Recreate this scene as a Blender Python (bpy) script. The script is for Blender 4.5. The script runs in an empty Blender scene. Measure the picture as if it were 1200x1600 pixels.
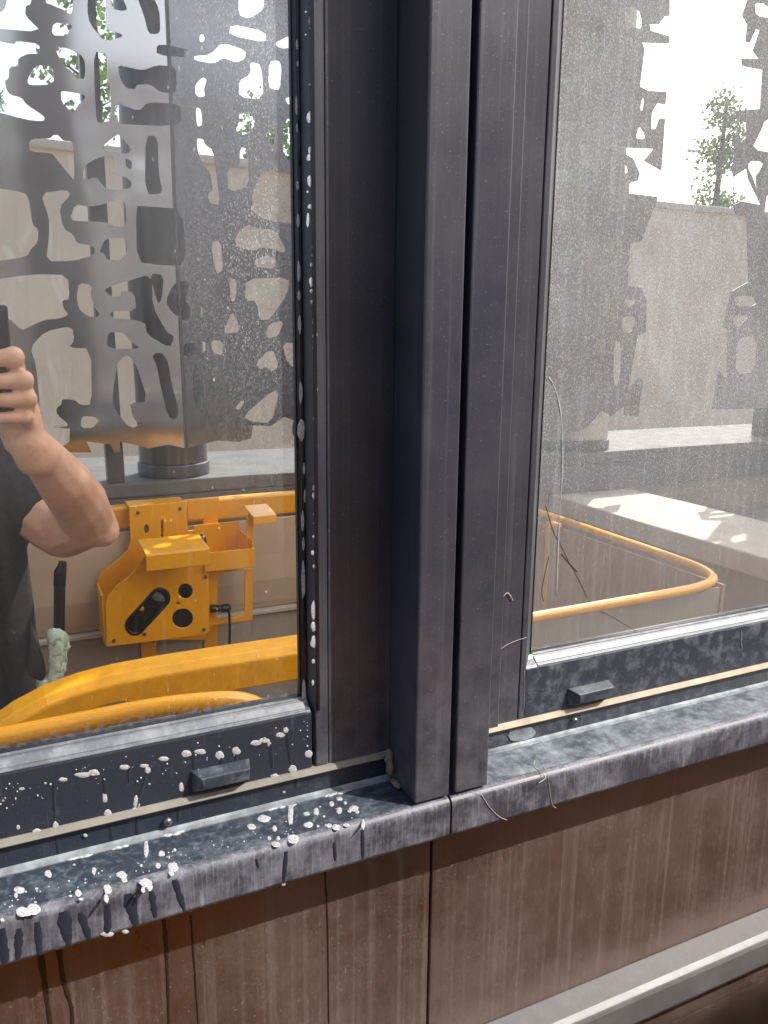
import bpy, bmesh, math, random
from mathutils import Vector, Matrix, noise
from mathutils.geometry import delaunay_2d_cdt
random.seed(7)
R = math.radians
sc = bpy.context.scene
COL = sc.collection
ZO = 1.62          # eye height above the terrace ground; shapes below are written relative to the eye
D = 0.45           # metres from the eye to the glass plane y = 0 (the facade runs along X, the open side is -Y)

# ---------------------------------------------------------------- camera
FPX = 1257.985
YAW, PIT, ROLL = 0.445031, -0.216614, 0.009584
cy, sy, cp, sp = math.cos(YAW), math.sin(YAW), math.cos(PIT), math.sin(PIT)
fwd = Vector((sy*cp, cy*cp, sp)); rt = Vector((cy, -sy, 0)); up = rt.cross(fwd)
rt2 = math.cos(ROLL)*rt + math.sin(ROLL)*up
up2 = -math.sin(ROLL)*rt + math.cos(ROLL)*up
cd = bpy.data.cameras.new('camera'); cam = bpy.data.objects.new('camera', cd); COL.objects.link(cam)
cd.sensor_fit = 'VERTICAL'; cd.sensor_height = 24.0; cd.lens = 24.0*FPX/1600
cd.clip_start = 0.004; cd.clip_end = 2000
m = Matrix((rt2, up2, -fwd)).transposed().to_4x4(); m.translation = Vector((0, -D, ZO))
cam.matrix_world = m; sc.camera = cam

# ---------------------------------------------------------------- world, sun, exposure
SUN_TO = Vector((1.17, -1.0, 1.5)).normalized()      # towards the sun
w = bpy.data.worlds.new('World'); sc.world = w; w.use_nodes = True
wn = w.node_tree; bg = wn.nodes['Background']; sky = wn.nodes.new('ShaderNodeTexSky')
sky.sky_type = 'NISHITA'; sky.sun_disc = False
sky.sun_elevation = math.asin(SUN_TO.z); sky.sun_rotation = math.atan2(SUN_TO.x, SUN_TO.y)
sky.air_density = 1.0; sky.dust_density = 4.0; sky.ozone_density = 1.0
wn.links.new(sky.outputs[0], bg.inputs[0]); bg.inputs[1].default_value = 0.15
sl = bpy.data.lights.new('sun', 'SUN'); sl.energy = 3.6; sl.angle = R(0.5); sl.color = (1, .95, .87)
so = bpy.data.objects.new('sun', sl); COL.objects.link(so); so.rotation_euler = (-SUN_TO).to_track_quat('-Z', 'Y').to_euler()
so.location = (3, -3, 6)
sc.view_settings.view_transform = 'Standard'; sc.view_settings.look = 'None'
sc.view_settings.exposure = 0.95; sc.view_settings.gamma = 1; sc.view_settings.use_curve_mapping = False
sc.cycles.max_bounces = 10; sc.cycles.glossy_bounces = 6; sc.cycles.caustics_reflective = True; sc.cycles.blur_glossy = 1.0; sc.cycles.sample_clamp_indirect = 6.0
sc.cycles.use_denoising = True

# ---------------------------------------------------------------- measuring: photo pixel -> point on a plane
def ray(px, py):
    return rt2*((px-600)/FPX) - up2*((py-800)/FPX) + fwd
def at(px, py, v):                      # on the plane v metres past the glass plane (mirror depth); returns X, Z
    r = ray(px, py); t = (D+v)/r.y; return (r.x*t, r.z*t)
def at3(px, py, v):                     # the real point whose mirror image sits at that pixel and mirror depth
    x, z = at(px, py, v); return Vector((x, -v, z))
def onz(px, py, z):
    r = ray(px, py); t = z/r.z; return (r.x*t, r.y*t-D)

# ---------------------------------------------------------------- materials
def nt(name):
    mt = bpy.data.materials.new(name); mt.use_nodes = True
    return mt, mt.node_tree, mt.node_tree.nodes['Principled BSDF']
def N(t, kind, **kw):
    n = t.nodes.new(kind)
    for k, v in kw.items():
        if k.startswith('i_'): n.inputs[k[2:].replace('_', ' ')].default_value = v
        else: setattr(n, k, v)
    return n
def L(t, a, b): t.links.new(a, b)
def coords(t, scale=(1, 1, 1), space='Object'):
    c = N(t, 'ShaderNodeTexCoord'); mp = N(t, 'ShaderNodeMapping'); mp.inputs['Scale'].default_value = scale
    if space == 'world':
        g = N(t, 'ShaderNodeNewGeometry'); L(t, g.outputs['Position'], mp.inputs[0])
    else: L(t, c.outputs[space], mp.inputs[0])
    return mp.outputs[0]
def noise_f(t, scale, detail=4, rough=.55, vec=None, lo=0., hi=1., a=0., b=1.):
    n = N(t, 'ShaderNodeTexNoise'); n.inputs['Scale'].default_value = scale
    n.inputs['Detail'].default_value = detail; n.inputs['Roughness'].default_value = rough
    if vec is not None: L(t, vec, n.inputs['Vector'])
    r = N(t, 'ShaderNodeMapRange'); r.inputs[1].default_value = lo; r.inputs[2].default_value = hi
    r.inputs[3].default_value = a; r.inputs[4].default_value = b
    L(t, n.outputs[0], r.inputs[0]); return r.outputs[0]
def mixc(t, f, a, b):
    mx = N(t, 'ShaderNodeMix', data_type='RGBA')
    for s, v in ((0, f), (6, a), (7, b)):
        if hasattr(v, 'is_linked') or isinstance(v, bpy.types.NodeSocket): L(t, v, mx.inputs[s])
        else: mx.inputs[s].default_value = v if s == 0 else (*v, 1)
    return mx.outputs[2]
def mul(t, a, b, op='MULTIPLY'):
    mm = N(t, 'ShaderNodeMath', operation=op, use_clamp=True)
    for i, v in enumerate((a, b)):
        if isinstance(v, bpy.types.NodeSocket): L(t, v, mm.inputs[i])
        else: mm.inputs[i].default_value = v
    return mm.outputs[0]
def bump(t, bs, h, strength=.2, dist=.001):
    b = N(t, 'ShaderNodeBump'); b.inputs['Strength'].default_value = strength; b.inputs['Distance'].default_value = dist
    L(t, h, b.inputs['Height']); L(t, b.outputs[0], bs.inputs['Normal'])
def flat(name, col, rough=.5, metal=0., var=.15, scale=30, bmp=0., coat=0.):
    mt, t, bs = nt(name)
    v = coords(t, space='world')
    f = noise_f(t, scale, 5, vec=v, lo=.3, hi=.7)
    c2 = tuple(min(1, x*(1-var)) for x in col)
    L(t, mixc(t, f, col, c2), bs.inputs['Base Color'])
    L(t, noise_f(t, scale*2, 3, vec=v, lo=.3, hi=.7, a=rough*.85, b=min(1, rough*1.15)), bs.inputs['Roughness'])
    bs.inputs['Metallic'].default_value = metal
    if coat: bs.inputs['Coat Weight'].default_value = coat; bs.inputs['Coat Roughness'].default_value = .15
    if bmp: bump(t, bs, noise_f(t, scale*6, 4, vec=v), bmp)
    return mt
def metal_dirty(name, base, dirt, rough=.4, metal=.0, streak=(90, 90, 4), s_lo=.55, s_hi=.8, amount=.35,
                cloud_scale=14, cloud=(.5, .75, .3), speck=.25, brush=0.25, low=0.):
    """coated metal: vertical dried streaks, cloudy dirt film, fine specks"""
    mt, t, bs = nt(name)
    v = coords(t, space='world')
    st = N(t, 'ShaderNodeMapping'); st.inputs['Scale'].default_value = streak; L(t, v, st.inputs[0])
    f1 = noise_f(t, 1, 6, .65, vec=st.outputs[0], lo=s_lo, hi=s_hi, a=0, b=amount)
    f2 = noise_f(t, cloud_scale, 10, .74, vec=v, lo=cloud[0], hi=cloud[1], a=0, b=cloud[2])
    f3 = noise_f(t, 900, 2, .6, vec=v, lo=.66, hi=.74, a=0, b=speck)
    f = mul(t, mul(t, f1, f2, 'ADD'), f3, 'ADD')
    if low:      # grime gathered towards the foot
        sp = N(t, 'ShaderNodeSeparateXYZ'); L(t, v, sp.inputs[0])
        lr = N(t, 'ShaderNodeMapRange'); L(t, sp.outputs[2], lr.inputs[0])
        for i_, q_ in enumerate((ZO-.29, ZO-.13, low, 0)): lr.inputs[i_+1].default_value = q_
        f = mul(t, f, mul(t, lr.outputs[0], noise_f(t, 60, 6, .7, vec=v, lo=.35, hi=.7)), 'ADD')
    L(t, mixc(t, f, base, dirt), bs.inputs['Base Color'])
    rr = N(t, 'ShaderNodeMapRange'); L(t, f, rr.inputs[0]); rr.inputs[3].default_value = rough; rr.inputs[4].default_value = .8
    L(t, rr.outputs[0], bs.inputs['Roughness'])
    mr = N(t, 'ShaderNodeMapRange'); L(t, f, mr.inputs[0]); mr.inputs[3].default_value = metal; mr.inputs[4].default_value = 0
    L(t, mr.outputs[0], bs.inputs['Metallic'])
    br = N(t, 'ShaderNodeMapping'); br.inputs['Scale'].default_value = (1500, 1500, 30); L(t, v, br.inputs[0])
    h = noise_f(t, 1, 3, vec=br.outputs[0]); bump(t, bs, h, brush, .0002)
    return mt
M = {}
M['frame'] = metal_dirty('charcoal coated metal', (.033, .035, .047), (.23, .23, .25), .30, .15, (230, 230, 1.8), .54, .90, .26, 5, (.40, .85, .20), .45, .22, .30)
M['frame_low'] = metal_dirty('charcoal coated metal with water marks', (.026, .032, .046), (.26, .29, .33), .36, .0, (260, 260, 25), .56, .8, .2, 110, (.48, .72, .36), .3)
M['sill_top'] = metal_dirty('slate metal with chalky film', (.040, .050, .064), (.27, .30, .325), .45, .0, (200, 200, 200), .45, .8, .40, 55, (.40, .70, .65), .3)
M['sill_left'] = metal_dirty('slate metal, wet film', (.024, .032, .046), (.20, .235, .27), .28, .0, (200, 200, 200), .5, .8, .3, 50, (.46, .70, .42), .2)
M['fascia'] = metal_dirty('slate metal with scratched chalky film', (.034, .035, .046), (.27, .28, .33), .40, .0, (620, 620, 38), .50, .74, .42, 30, (.44, .66, .50), .35)
M['panel'] = metal_dirty('bronze coated metal with dried runs', (.22, .140, .110), (.25, .243, .25), .22, .95, (300, 300, 1.8), .48, 1.05, .42, 5, (.30, .85, .55), .9, .03)
M['frame_wet'] = metal_dirty('charcoal coated metal, rinsed', (.022, .027, .040), (.22, .25, .29), .26, .0, (260, 260, 20), .62, .85, .2, 60, (.58, .8, .2), .12)
M['highlight_and_dab'] = flat('pale crease highlight and dirt dab', (.25, .28, .31), .6, 0, .75, 70, .4)  # crease highlight put into a pale colour; also used for the dirt dab
M['seal_wet'] = flat('wet grey tan seal', (.24, .225, .195), .5, 0, .35, 60, .2)
M['bead'] = metal_dirty('satin glazing bead', (.10, .11, .125), (.28, .29, .31), .35, .3, (300, 300, 20), .55, .85, .3, 60, (.45, .7, .5), .2)  # sky sheen of the bevel put into a lighter base colour
M['rubber'] = flat('black rubber', (.012, .012, .014), .22, 0, .2, 60, 0)
M['seal'] = flat('weathered tan seal', (.45, .38, .30), .8, 0, .3, 60, .3)
M['yellow'] = flat('orange yellow machine paint', (.98, .43, .003), .33, 0, .10, 18, .05, .25)
M['yellow_worn'] = flat('scuffed yellow machine paint', (.96, .44, .004), .42, 0, .18, 60, .12)
M['black'] = flat('black plastic', (.015, .015, .017), .35, 0, .2, 40)
M['cap'] = flat('grey painted coping', (.16, .165, .17), .6, 0, .3, 12, .2)
M['fasciagrey'] = flat('dark grey coping edge', (.12, .12, .135), .6, 0, .15, 12, .1)
M['board'] = flat('beige board', (.60, .44, .31), .6, 0, .14, 6, .1)
M['board_pale'] = flat('pale beige strip', (.62, .55, .46), .6, 0, .1, 10)
M['greyboard'] = flat('grey beige sheet', (.44, .37, .30), .6, 0, .18, 5, .1)
M['concrete'] = flat('sand coloured concrete', (.66, .58, .47), .85, 0, .30, 1.6, .3)
def concrete_mat():
    mt, t, bs = nt('stained sand coloured concrete')
    v = coords(t, space='world')
    c = mixc(t, noise_f(t, 1.6, 5, .6, vec=v, lo=.3, hi=.7), (.80, .68, .52), (.62, .52, .40))
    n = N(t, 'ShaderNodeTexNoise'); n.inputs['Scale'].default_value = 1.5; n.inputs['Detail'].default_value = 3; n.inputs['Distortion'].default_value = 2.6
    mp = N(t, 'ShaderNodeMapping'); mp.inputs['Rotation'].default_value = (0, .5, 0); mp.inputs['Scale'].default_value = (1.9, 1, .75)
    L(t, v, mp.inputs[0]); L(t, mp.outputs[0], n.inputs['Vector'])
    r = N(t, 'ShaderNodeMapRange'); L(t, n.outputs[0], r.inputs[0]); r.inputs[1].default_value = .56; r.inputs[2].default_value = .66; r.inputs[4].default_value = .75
    c = mixc(t, r.outputs[0], c, (.86, .80, .66))  # dappled sun patches painted into the wall colour
    ms = N(t, 'ShaderNodeMapping'); ms.inputs['Scale'].default_value = (9, 9, .5); L(t, v, ms.inputs[0])
    c = mixc(t, noise_f(t, 1, 5, .6, vec=ms.outputs[0], lo=.55, hi=.8, a=0, b=.35), c, (.33, .29, .24))
    L(t, c, bs.inputs['Base Color']); bs.inputs['Roughness'].default_value = .9
    bump(t, bs, noise_f(t, 30, 5, vec=v), .3, .01)
    return mt
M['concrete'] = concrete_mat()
M['render'] = flat('beige render', (.42, .37, .31), .85, 0, .2, 3, .3)
M['post'] = flat('dark grey steel post', (.075, .082, .10), .35, .2, .15, 6)
M['roof'] = flat('grey green roof membrane', (.26, .27, .25), .8, 0, .2, 3, .3)
M['stone'] = flat('pale coping stone', (.66, .60, .52), .8, 0, .22, 14, .3)
M['screw'] = flat('dull steel', (.20, .21, .24), .35, .8, .3, 300)
M['trimrail'] = metal_dirty('grey metal trim', (.10, .10, .105), (.22, .22, .23), .45, .15, (200, 200, 60), .5, .8, .2, 30, (.45, .7, .25), .1)
M['cobweb'] = flat('dusty cobweb', (.42, .39, .35), .9, 0, .2, 300)
M['bark'] = flat('brown bark', (.12, .09, .06), .9, 0, .3, 20, .4)
M['ground'] = flat('grey paving ground', (.32, .31, .29), .9, 0, .2, 1.5, .3)
M['deck'] = flat('dark basket deck', (.10, .10, .10), .6, .3, .2, 10, .3)

for k_, sv in (('cap', .12), ('stone', .12), ('board_pale', .2)):
    M[k_].node_tree.nodes['Principled BSDF'].inputs['Specular IOR Level'].default_value = sv
def mirror_sheet(name='polished steel sheet', ca=(.66, .64, .64), cb=(.54, .52, .52), ra=.08, rb=.15):
    mt, t, bs = nt(name)
    v = coords(t, space='world')
    bs.inputs['Metallic'].default_value = 1
    L(t, mixc(t, noise_f(t, 5, 4, vec=v), ca, cb), bs.inputs['Base Color'])
    L(t, noise_f(t, 3, 3, vec=v, lo=.3, hi=.7, a=ra, b=rb), bs.inputs['Roughness'])
    bump(t, bs, noise_f(t, 2.2, 1, vec=v), .22, .02)
    return mt
M['sheet'] = mirror_sheet()
M['sheet_dull'] = mirror_sheet('dull dark steel sheet', (.30, .30, .32), (.22, .22, .24), .14, .24)
def skin_mat():
    mt, t, bs = nt('skin')
    v = coords(t, space='world')
    f = noise_f(t, 22, 4, vec=v, lo=.3, hi=.7)
    f2 = noise_f(t, 130, 3, vec=v, lo=.55, hi=.72, a=0, b=.5)
    c = mixc(t, f, (.74, .45, .31), (.64, .34, .22)); c = mixc(t, f2, c, (.55, .26, .17))
    L(t, c, bs.inputs['Base Color']); bs.inputs['Roughness'].default_value = .5
    bs.inputs['Subsurface Weight'].default_value = .12; bs.inputs['Subsurface Scale'].default_value = .006
    bs.inputs['Subsurface Radius'].default_value = (1, .35, .2)
    bump(t, bs, noise_f(t, 420, 4, vec=v), .25, .0012)
    return mt
M['skin'] = skin_mat()
M['shirt'] = flat('black jersey', (.017, .019, .022), .9, 0, .15, 60, .3)
M['apron'] = flat('charcoal pouch cloth', (.035, .036, .042), .75, 0, .3, 18, .3)
M['trouser'] = flat('dark work trousers', (.055, .045, .042), .85, 0, .25, 25, .3)
M['hair'] = flat('dark brown hair', (.03, .02, .015), .6, 0, .4, 90, .6)
M['fleece'] = flat('pale green fleece', (.62, .74, .60), .95, 0, .25, 120, .9)
M['phone'] = flat('black phone', (.012, .013, .016), .12, 0, .1, 20)
def leafmat(name, a, b):
    mt, t, bs = nt(name)
    oi = N(t, 'ShaderNodeNewGeometry')
    L(t, mixc(t, oi.outputs['Random Per Island'], a, b), bs.inputs['Base Color'])
    bs.inputs['Roughness'].default_value = .6
    bs.inputs['Transmission Weight'].default_value = .0
    tr = N(t, 'ShaderNodeBsdfTranslucent'); tr.inputs[0].default_value = (*[min(1, x*1.6) for x in a], 1)
    mx = N(t, 'ShaderNodeMixShader'); mx.inputs[0].default_value = .35
    L(t, bs.outputs[0], mx.inputs[1]); L(t, tr.outputs[0], mx.inputs[2]); L(t, mx.outputs[0], t.nodes['Material Output'].inputs[0])
    return mt
M['leaf'] = leafmat('maple leaves', (.10, .17, .045), (.045, .085, .025))
M['needle'] = leafmat('pine needles', (.05, .085, .04), (.025, .045, .025))

def foam_mat():
    mt, t, bs = nt('soap foam')
    v = coords(t, space='world')
    f = noise_f(t, 900, 3, vec=v, lo=.4, hi=.65)
    L(t, mixc(t, f, (.44, .44, .45), (.22, .23, .25)), bs.inputs['Base Color'])
    bs.inputs['Roughness'].default_value = .45
    vo = N(t, 'ShaderNodeTexVoronoi'); vo.inputs['Scale'].default_value = 1300; L(t, v, vo.inputs['Vector'])
    bump(t, bs, vo.outputs[0], .25, .0004)
    return mt
M['foam'] = foam_mat()
def wet_mat():
    mt, t, bs = nt('water on dark metal')
    bs.inputs['Base Color'].default_value = (.020, .024, .034, 1); bs.inputs['Roughness'].default_value = .3; bs.inputs['Specular IOR Level'].default_value = .25
    return mt
M['wet'] = wet_mat()
def wetbrown():
    mt, t, bs = nt('water on bronze metal')
    bs.inputs['Base Color'].default_value = (.03, .016, .012, 1); bs.inputs['Roughness'].default_value = .2
    return mt
M['wetbrown'] = wetbrown()

def glass_mat(name, right):
    """solar-control glass: a clean mirror coat under a film of dried dust and specks, plus a haze veil on the left"""
    mt, t, bs = nt(name); out = t.nodes['Material Output']; t.nodes.remove(bs)
    gl = N(t, 'ShaderNodeBsdfGlossy'); gl.inputs['Roughness'].default_value = 0.0
    gl.inputs['Color'].default_value = (.86, .87, .86, 1)
    v = coords(t, space='world')
    # slow ripple of the sealed unit
    rp = N(t, 'ShaderNodeBump'); rp.inputs['Strength'].default_value = .06; rp.inputs['Distance'].default_value = .004
    L(t, noise_f(t, 6, 1, vec=v), rp.inputs['Height']); L(t, rp.outputs[0], gl.inputs['Normal'])
    df = N(t, 'ShaderNodeBsdfDiffuse'); df.inputs[0].default_value = (.50, .52, .55, 1)
    sep = N(t, 'ShaderNodeSeparateXYZ'); L(t, v, sep.inputs[0])
    def rng(sock, a, b, c, d):
        r = N(t, 'ShaderNodeMapRange'); L(t, sock, r.inputs[0])
        for i, q in enumerate((a, b, c, d)): r.inputs[i+1].default_value = q
        return r.outputs[0]
    mp = N(t, 'ShaderNodeMapping'); mp.inputs['Scale'].default_value = (1, 1, .55); L(t, v, mp.inputs[0])
    def specks(scale, r0, r1, dens):
        vo = N(t, 'ShaderNodeTexVoronoi'); vo.inputs['Scale'].default_value = scale; L(t, mp.outputs[0], vo.inputs['Vector'])
        a_ = N(t, 'ShaderNodeMapRange'); L(t, vo.outputs['Distance'], a_.inputs[0])
        for i_, q_ in enumerate((r0, r1, 1, 0)): a_.inputs[i_+1].default_value = q_
        c_ = N(t, 'ShaderNodeSeparateColor'); L(t, vo.outputs['Color'], c_.inputs[0])
        b_ = N(t, 'ShaderNodeMapRange'); L(t, c_.outputs[0], b_.inputs[0])
        for i_, q_ in enumerate((1-dens, 1, .25, 1)): b_.inputs[i_+1].default_value = q_
        g_ = N(t, 'ShaderNodeMath', operation='GREATER_THAN'); L(t, c_.outputs[0], g_.inputs[0]); g_.inputs[1].default_value = 1-dens
        return mul(t, mul(t, a_.outputs[0], b_.outputs[0]), g_.outputs[0])
    sp1 = specks(1300, .25, .6, .75)          # fine specks
    sp2 = specks(330, .12, .22, .10)         # bigger drops
    film = noise_f(t, 9, 5, .6, vec=v, lo=.3, hi=.75)
    ms = N(t, 'ShaderNodeMapping'); ms.inputs['Scale'].default_value = (220, 1, 5); L(t, v, ms.inputs[0])
    stre = noise_f(t, 1, 4, .6, vec=ms.outputs[0], lo=.5, hi=.8)
    x, z = sep.outputs[0], sep.outputs[2]
    if right:
        zm = rng(z, ZO-.24, ZO-.02, .12, 1.0)                  # dirtier towards the top
        a = mul(t, mul(t, sp1, .36), zm)
        b = mul(t, mul(t, film, .20), zm)
        base = rng(z, ZO-.24, ZO+.1, .13, .15)
        f = mul(t, mul(t, a, b, 'ADD'), base, 'ADD')
        f = mul(t, f, mul(t, mul(t, stre, .14), 1.0), 'ADD')
    else:
        xm = rng(x, .075, .15, 0, 1); zm = rng(z, ZO-.11, ZO-.02, .05, 1.0)
        edge = mul(t, xm, zm)
        brk = noise_f(t, 16, 3, vec=v, lo=.38, hi=.62, a=.35, b=1)
        edge = mul(t, edge, brk)
        a = mul(t, mul(t, sp1, .75), edge)
        b = mul(t, mul(t, sp2, .55), rng(x, .04, .11, .1, 1))
        base = mul(t, mul(t, film, .5, 'ADD'), rng(z, ZO-.14, ZO+.10, .015, .13))  # pale haze veil, stronger upwards, put in to lift dark reflections
        bot = mul(t, mul(t, noise_f(t, 260, 4, .6, vec=v, lo=.45, hi=.6), rng(z, ZO-.2215, ZO-.214, 1, 0)), .12)
        f = mul(t, mul(t, mul(t, a, b, 'ADD'), base, 'ADD'), bot, 'ADD')
        f = mul(t, f, mul(t, mul(t, stre, .05), rng(x, .02, .1, .3, 1)), 'ADD')
    mx = N(t, 'ShaderNodeMixShader'); L(t, f, mx.inputs[0]); L(t, gl.outputs[0], mx.inputs[1]); L(t, df.outputs[0], mx.inputs[2])
    L(t, mx.outputs[0], out.inputs[0])
    return mt
M['glassL'] = glass_mat('mirror coated glass, half washed', False)
M['glassR'] = glass_mat('mirror coated glass, dusty', True)

# ---------------------------------------------------------------- object helpers (verts in eye-relative metres)
def thing(name, label, cat, loc=(0, 0, 0), group=None, kind='thing'):
    o = bpy.data.objects.new(name, None); COL.objects.link(o); o.empty_display_size = .05
    o.location = (loc[0], loc[1], loc[2]+ZO); o['label'] = label; o['category'] = cat
    if group: o['group'] = group
    if kind: o['kind'] = kind
    return o
def tag(o, label, cat, group=None, kind=None):
    o['label'] = label; o['category'] = cat
    if group: o['group'] = group
    if kind: o['kind'] = kind
    return o
def wloc(o):
    v = Vector((0, 0, 0))
    while o is not None: v = v + o.location; o = o.parent
    return v
def obj(name, bm, mat, parent=None, loc=None, bevel=0., smooth=False, seg=2, label=None):
    if loc is None: loc = Vector((0, 0, 0)) if parent is not None else None
    me = bpy.data.meshes.new(name)
    if parent is not None:
        off = wloc(parent) + Vector(loc)
    else:
        if loc is None:
            vs = [v.co for v in bm.verts]
            loc = Vector(((min(v.x for v in vs)+max(v.x for v in vs))/2, (min(v.y for v in vs)+max(v.y for v in vs))/2, min(v.z for v in vs)))
        off = Vector(loc) + Vector((0, 0, ZO))
    for v in bm.verts: v.co = v.co + Vector((0, 0, ZO)) - off
    bmesh.ops.recalc_face_normals(bm, faces=bm.faces)
    bm.to_mesh(me); bm.free()
    o = bpy.data.objects.new(name, me); COL.objects.link(o)
    o.location = (Vector(loc) if parent is not None else off)
    if parent is not None: o.parent = parent
    for mm in (mat if isinstance(mat, (list, tuple)) else [mat]): me.materials.append(mm)
    if smooth:
        for p in me.polygons: p.use_smooth = True
    if bevel:
        b = o.modifiers.new('bevel', 'BEVEL'); b.width = bevel; b.segments = seg; b.limit_method = 'ANGLE'; b.angle_limit = R(30)
    if label: o['label'] = label
    return o
def B(): return bmesh.new()
def box(bm, x0, x1, y0, y1, z0, z1):
    vs = [bm.verts.new((x, y, z)) for x in (x0, x1) for y in (y0, y1) for z in (z0, z1)]
    for f in ((0, 1, 3, 2), (4, 6, 7, 5), (0, 4, 5, 1), (2, 3, 7, 6), (0, 2, 6, 4), (1, 5, 7, 3)): bm.faces.new([vs[i] for i in f])
    return bm
def prism(bm, pts, axis, a, b):
    """closed polygon pts extruded along axis: 'x' pts=(y,z), 'y' pts=(x,z), 'z' pts=(x,y)"""
    def P(p, s):
        return (s, p[0], p[1]) if axis == 'x' else (p[0], s, p[1]) if axis == 'y' else (p[0], p[1], s)
    A = [bm.verts.new(P(p, a)) for p in pts]; Bv = [bm.verts.new(P(p, b)) for p in pts]
    n = len(pts)
    bm.faces.new(A); bm.faces.new(Bv[::-1])
    for i in range(n): bm.faces.new((A[i], Bv[i], Bv[(i+1) % n], A[(i+1) % n]))
    return bm
def tube(bm, path, r, n=10, close=False, sx=1., r_end=None):
    pts = [Vector(p) for p in path]; rings = []
    prev = None
    for i, p in enumerate(pts):
        if close: tdir = (pts[(i+1) % len(pts)]-pts[i-1])
        else: tdir = (pts[min(i+1, len(pts)-1)]-pts[max(i-1, 0)])
        tdir.normalize()
        u = prev if prev is not None else (Vector((0, 0, 1)) if abs(tdir.z) < .9 else Vector((1, 0, 0)))
        u = (u - tdir*u.dot(tdir)).normalized(); prev = u; q = tdir.cross(u)
        rr = r if not isinstance(r, (list, tuple)) else r[i]
        rings.append([bm.verts.new(p + (u*math.cos(a)*rr*sx + q*math.sin(a)*rr)) for a in [2*math.pi*k/n for k in range(n)]])
    m_ = len(rings)
    for i in range(m_ if close else m_-1):
        a, b = rings[i], rings[(i+1) % m_]
        for k in range(n): bm.faces.new((a[k], a[(k+1) % n], b[(k+1) % n], b[k]))
    if not close: bm.faces.new(rings[0][::-1]); bm.faces.new(rings[-1])
    return bm
def smooth_path(pts, it=2):
    pts = [Vector(p) for p in pts]
    for _ in range(it):
        q = [pts[0]]
        for a, b in zip(pts, pts[1:]): q += [a*.75+b*.25, a*.25+b*.75]
        q.append(pts[-1]); pts = q
    return pts
def inpoly(p, poly):
    c = False; n = len(poly)
    for i in range(n):
        x1, y1 = poly[i]; x2, y2 = poly[i-1]
        if (y1 > p[1]) != (y2 > p[1]) and p[0] < (x2-x1)*(p[1]-y1)/(y2-y1)+x1: c = not c
    return c
def cutplate(bm, outline, holes, f_front, f_back):
    """flat plate with holes (2D points); f_front/f_back map a 2D point to 3D"""
    verts, edges = [], []
    for poly in [outline]+holes:
        s = len(verts); verts += [Vector(p) for p in poly]
        edges += [(s+i, s+(i+1) % len(poly)) for i in range(len(poly))]
    vo, eo, fo, *_ = delaunay_2d_cdt(verts, edges, [], 1, 1e-6)
    keep = []
    for f in fo:
        c = sum((vo[i] for i in f), Vector((0, 0)))/len(f)
        if inpoly(c, outline) and not any(inpoly(c, h) for h in holes): keep.append(f)
    fv, bv = {}, {}
    def g(d, i, fn):
        if i not in d: d[i] = bm.verts.new(fn(vo[i]))
        return d[i]
    cnt = {}
    for f in keep:
        bm.faces.new([g(fv, i, f_front) for i in f]); bm.faces.new([g(bv, i, f_back) for i in reversed(f)])
        for a, b in zip(f, list(f[1:])+[f[0]]):
            cnt[frozenset((a, b))] = cnt.get(frozenset((a, b)), 0)+1
    for e, c in cnt.items():
        if c == 1:
            a, b = tuple(e)
            try: bm.faces.new((fv[a], fv[b], bv[b], bv[a]))
            except ValueError: pass
    return bm
def plate(px_outline, px_holes, v, th=.004, sc_=1.):
    """sheet-metal plate parallel to the facade, traced at mirror depth v, th thick (away from the facade)"""
    o2 = [at(x, y, v) for x, y in px_outline]; h2 = [[at(x, y, v) for x, y in h] for h in px_holes]
    return cutplate(B(), o2, h2, lambda p: (p[0], -v, p[1]), lambda p: (p[0], -v-th, p[1]))
def circ(x, y, rx, ry=None, n=20, rot=0):
    ry = ry or rx; c, s = math.cos(rot), math.sin(rot)
    return [(x+rx*math.cos(a)*c-ry*math.sin(a)*s, y+rx*math.cos(a)*s+ry*math.sin(a)*c) for a in [2*math.pi*k/n for k in range(n)]]

# ================================================================ SETTING
g = B(); box(g, -300, 300, -300, 300, -ZO-.3, -ZO)
go = obj('ground', g, M['ground'], loc=(0, 0, -ZO)); go['kind'] = 'structure'

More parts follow.
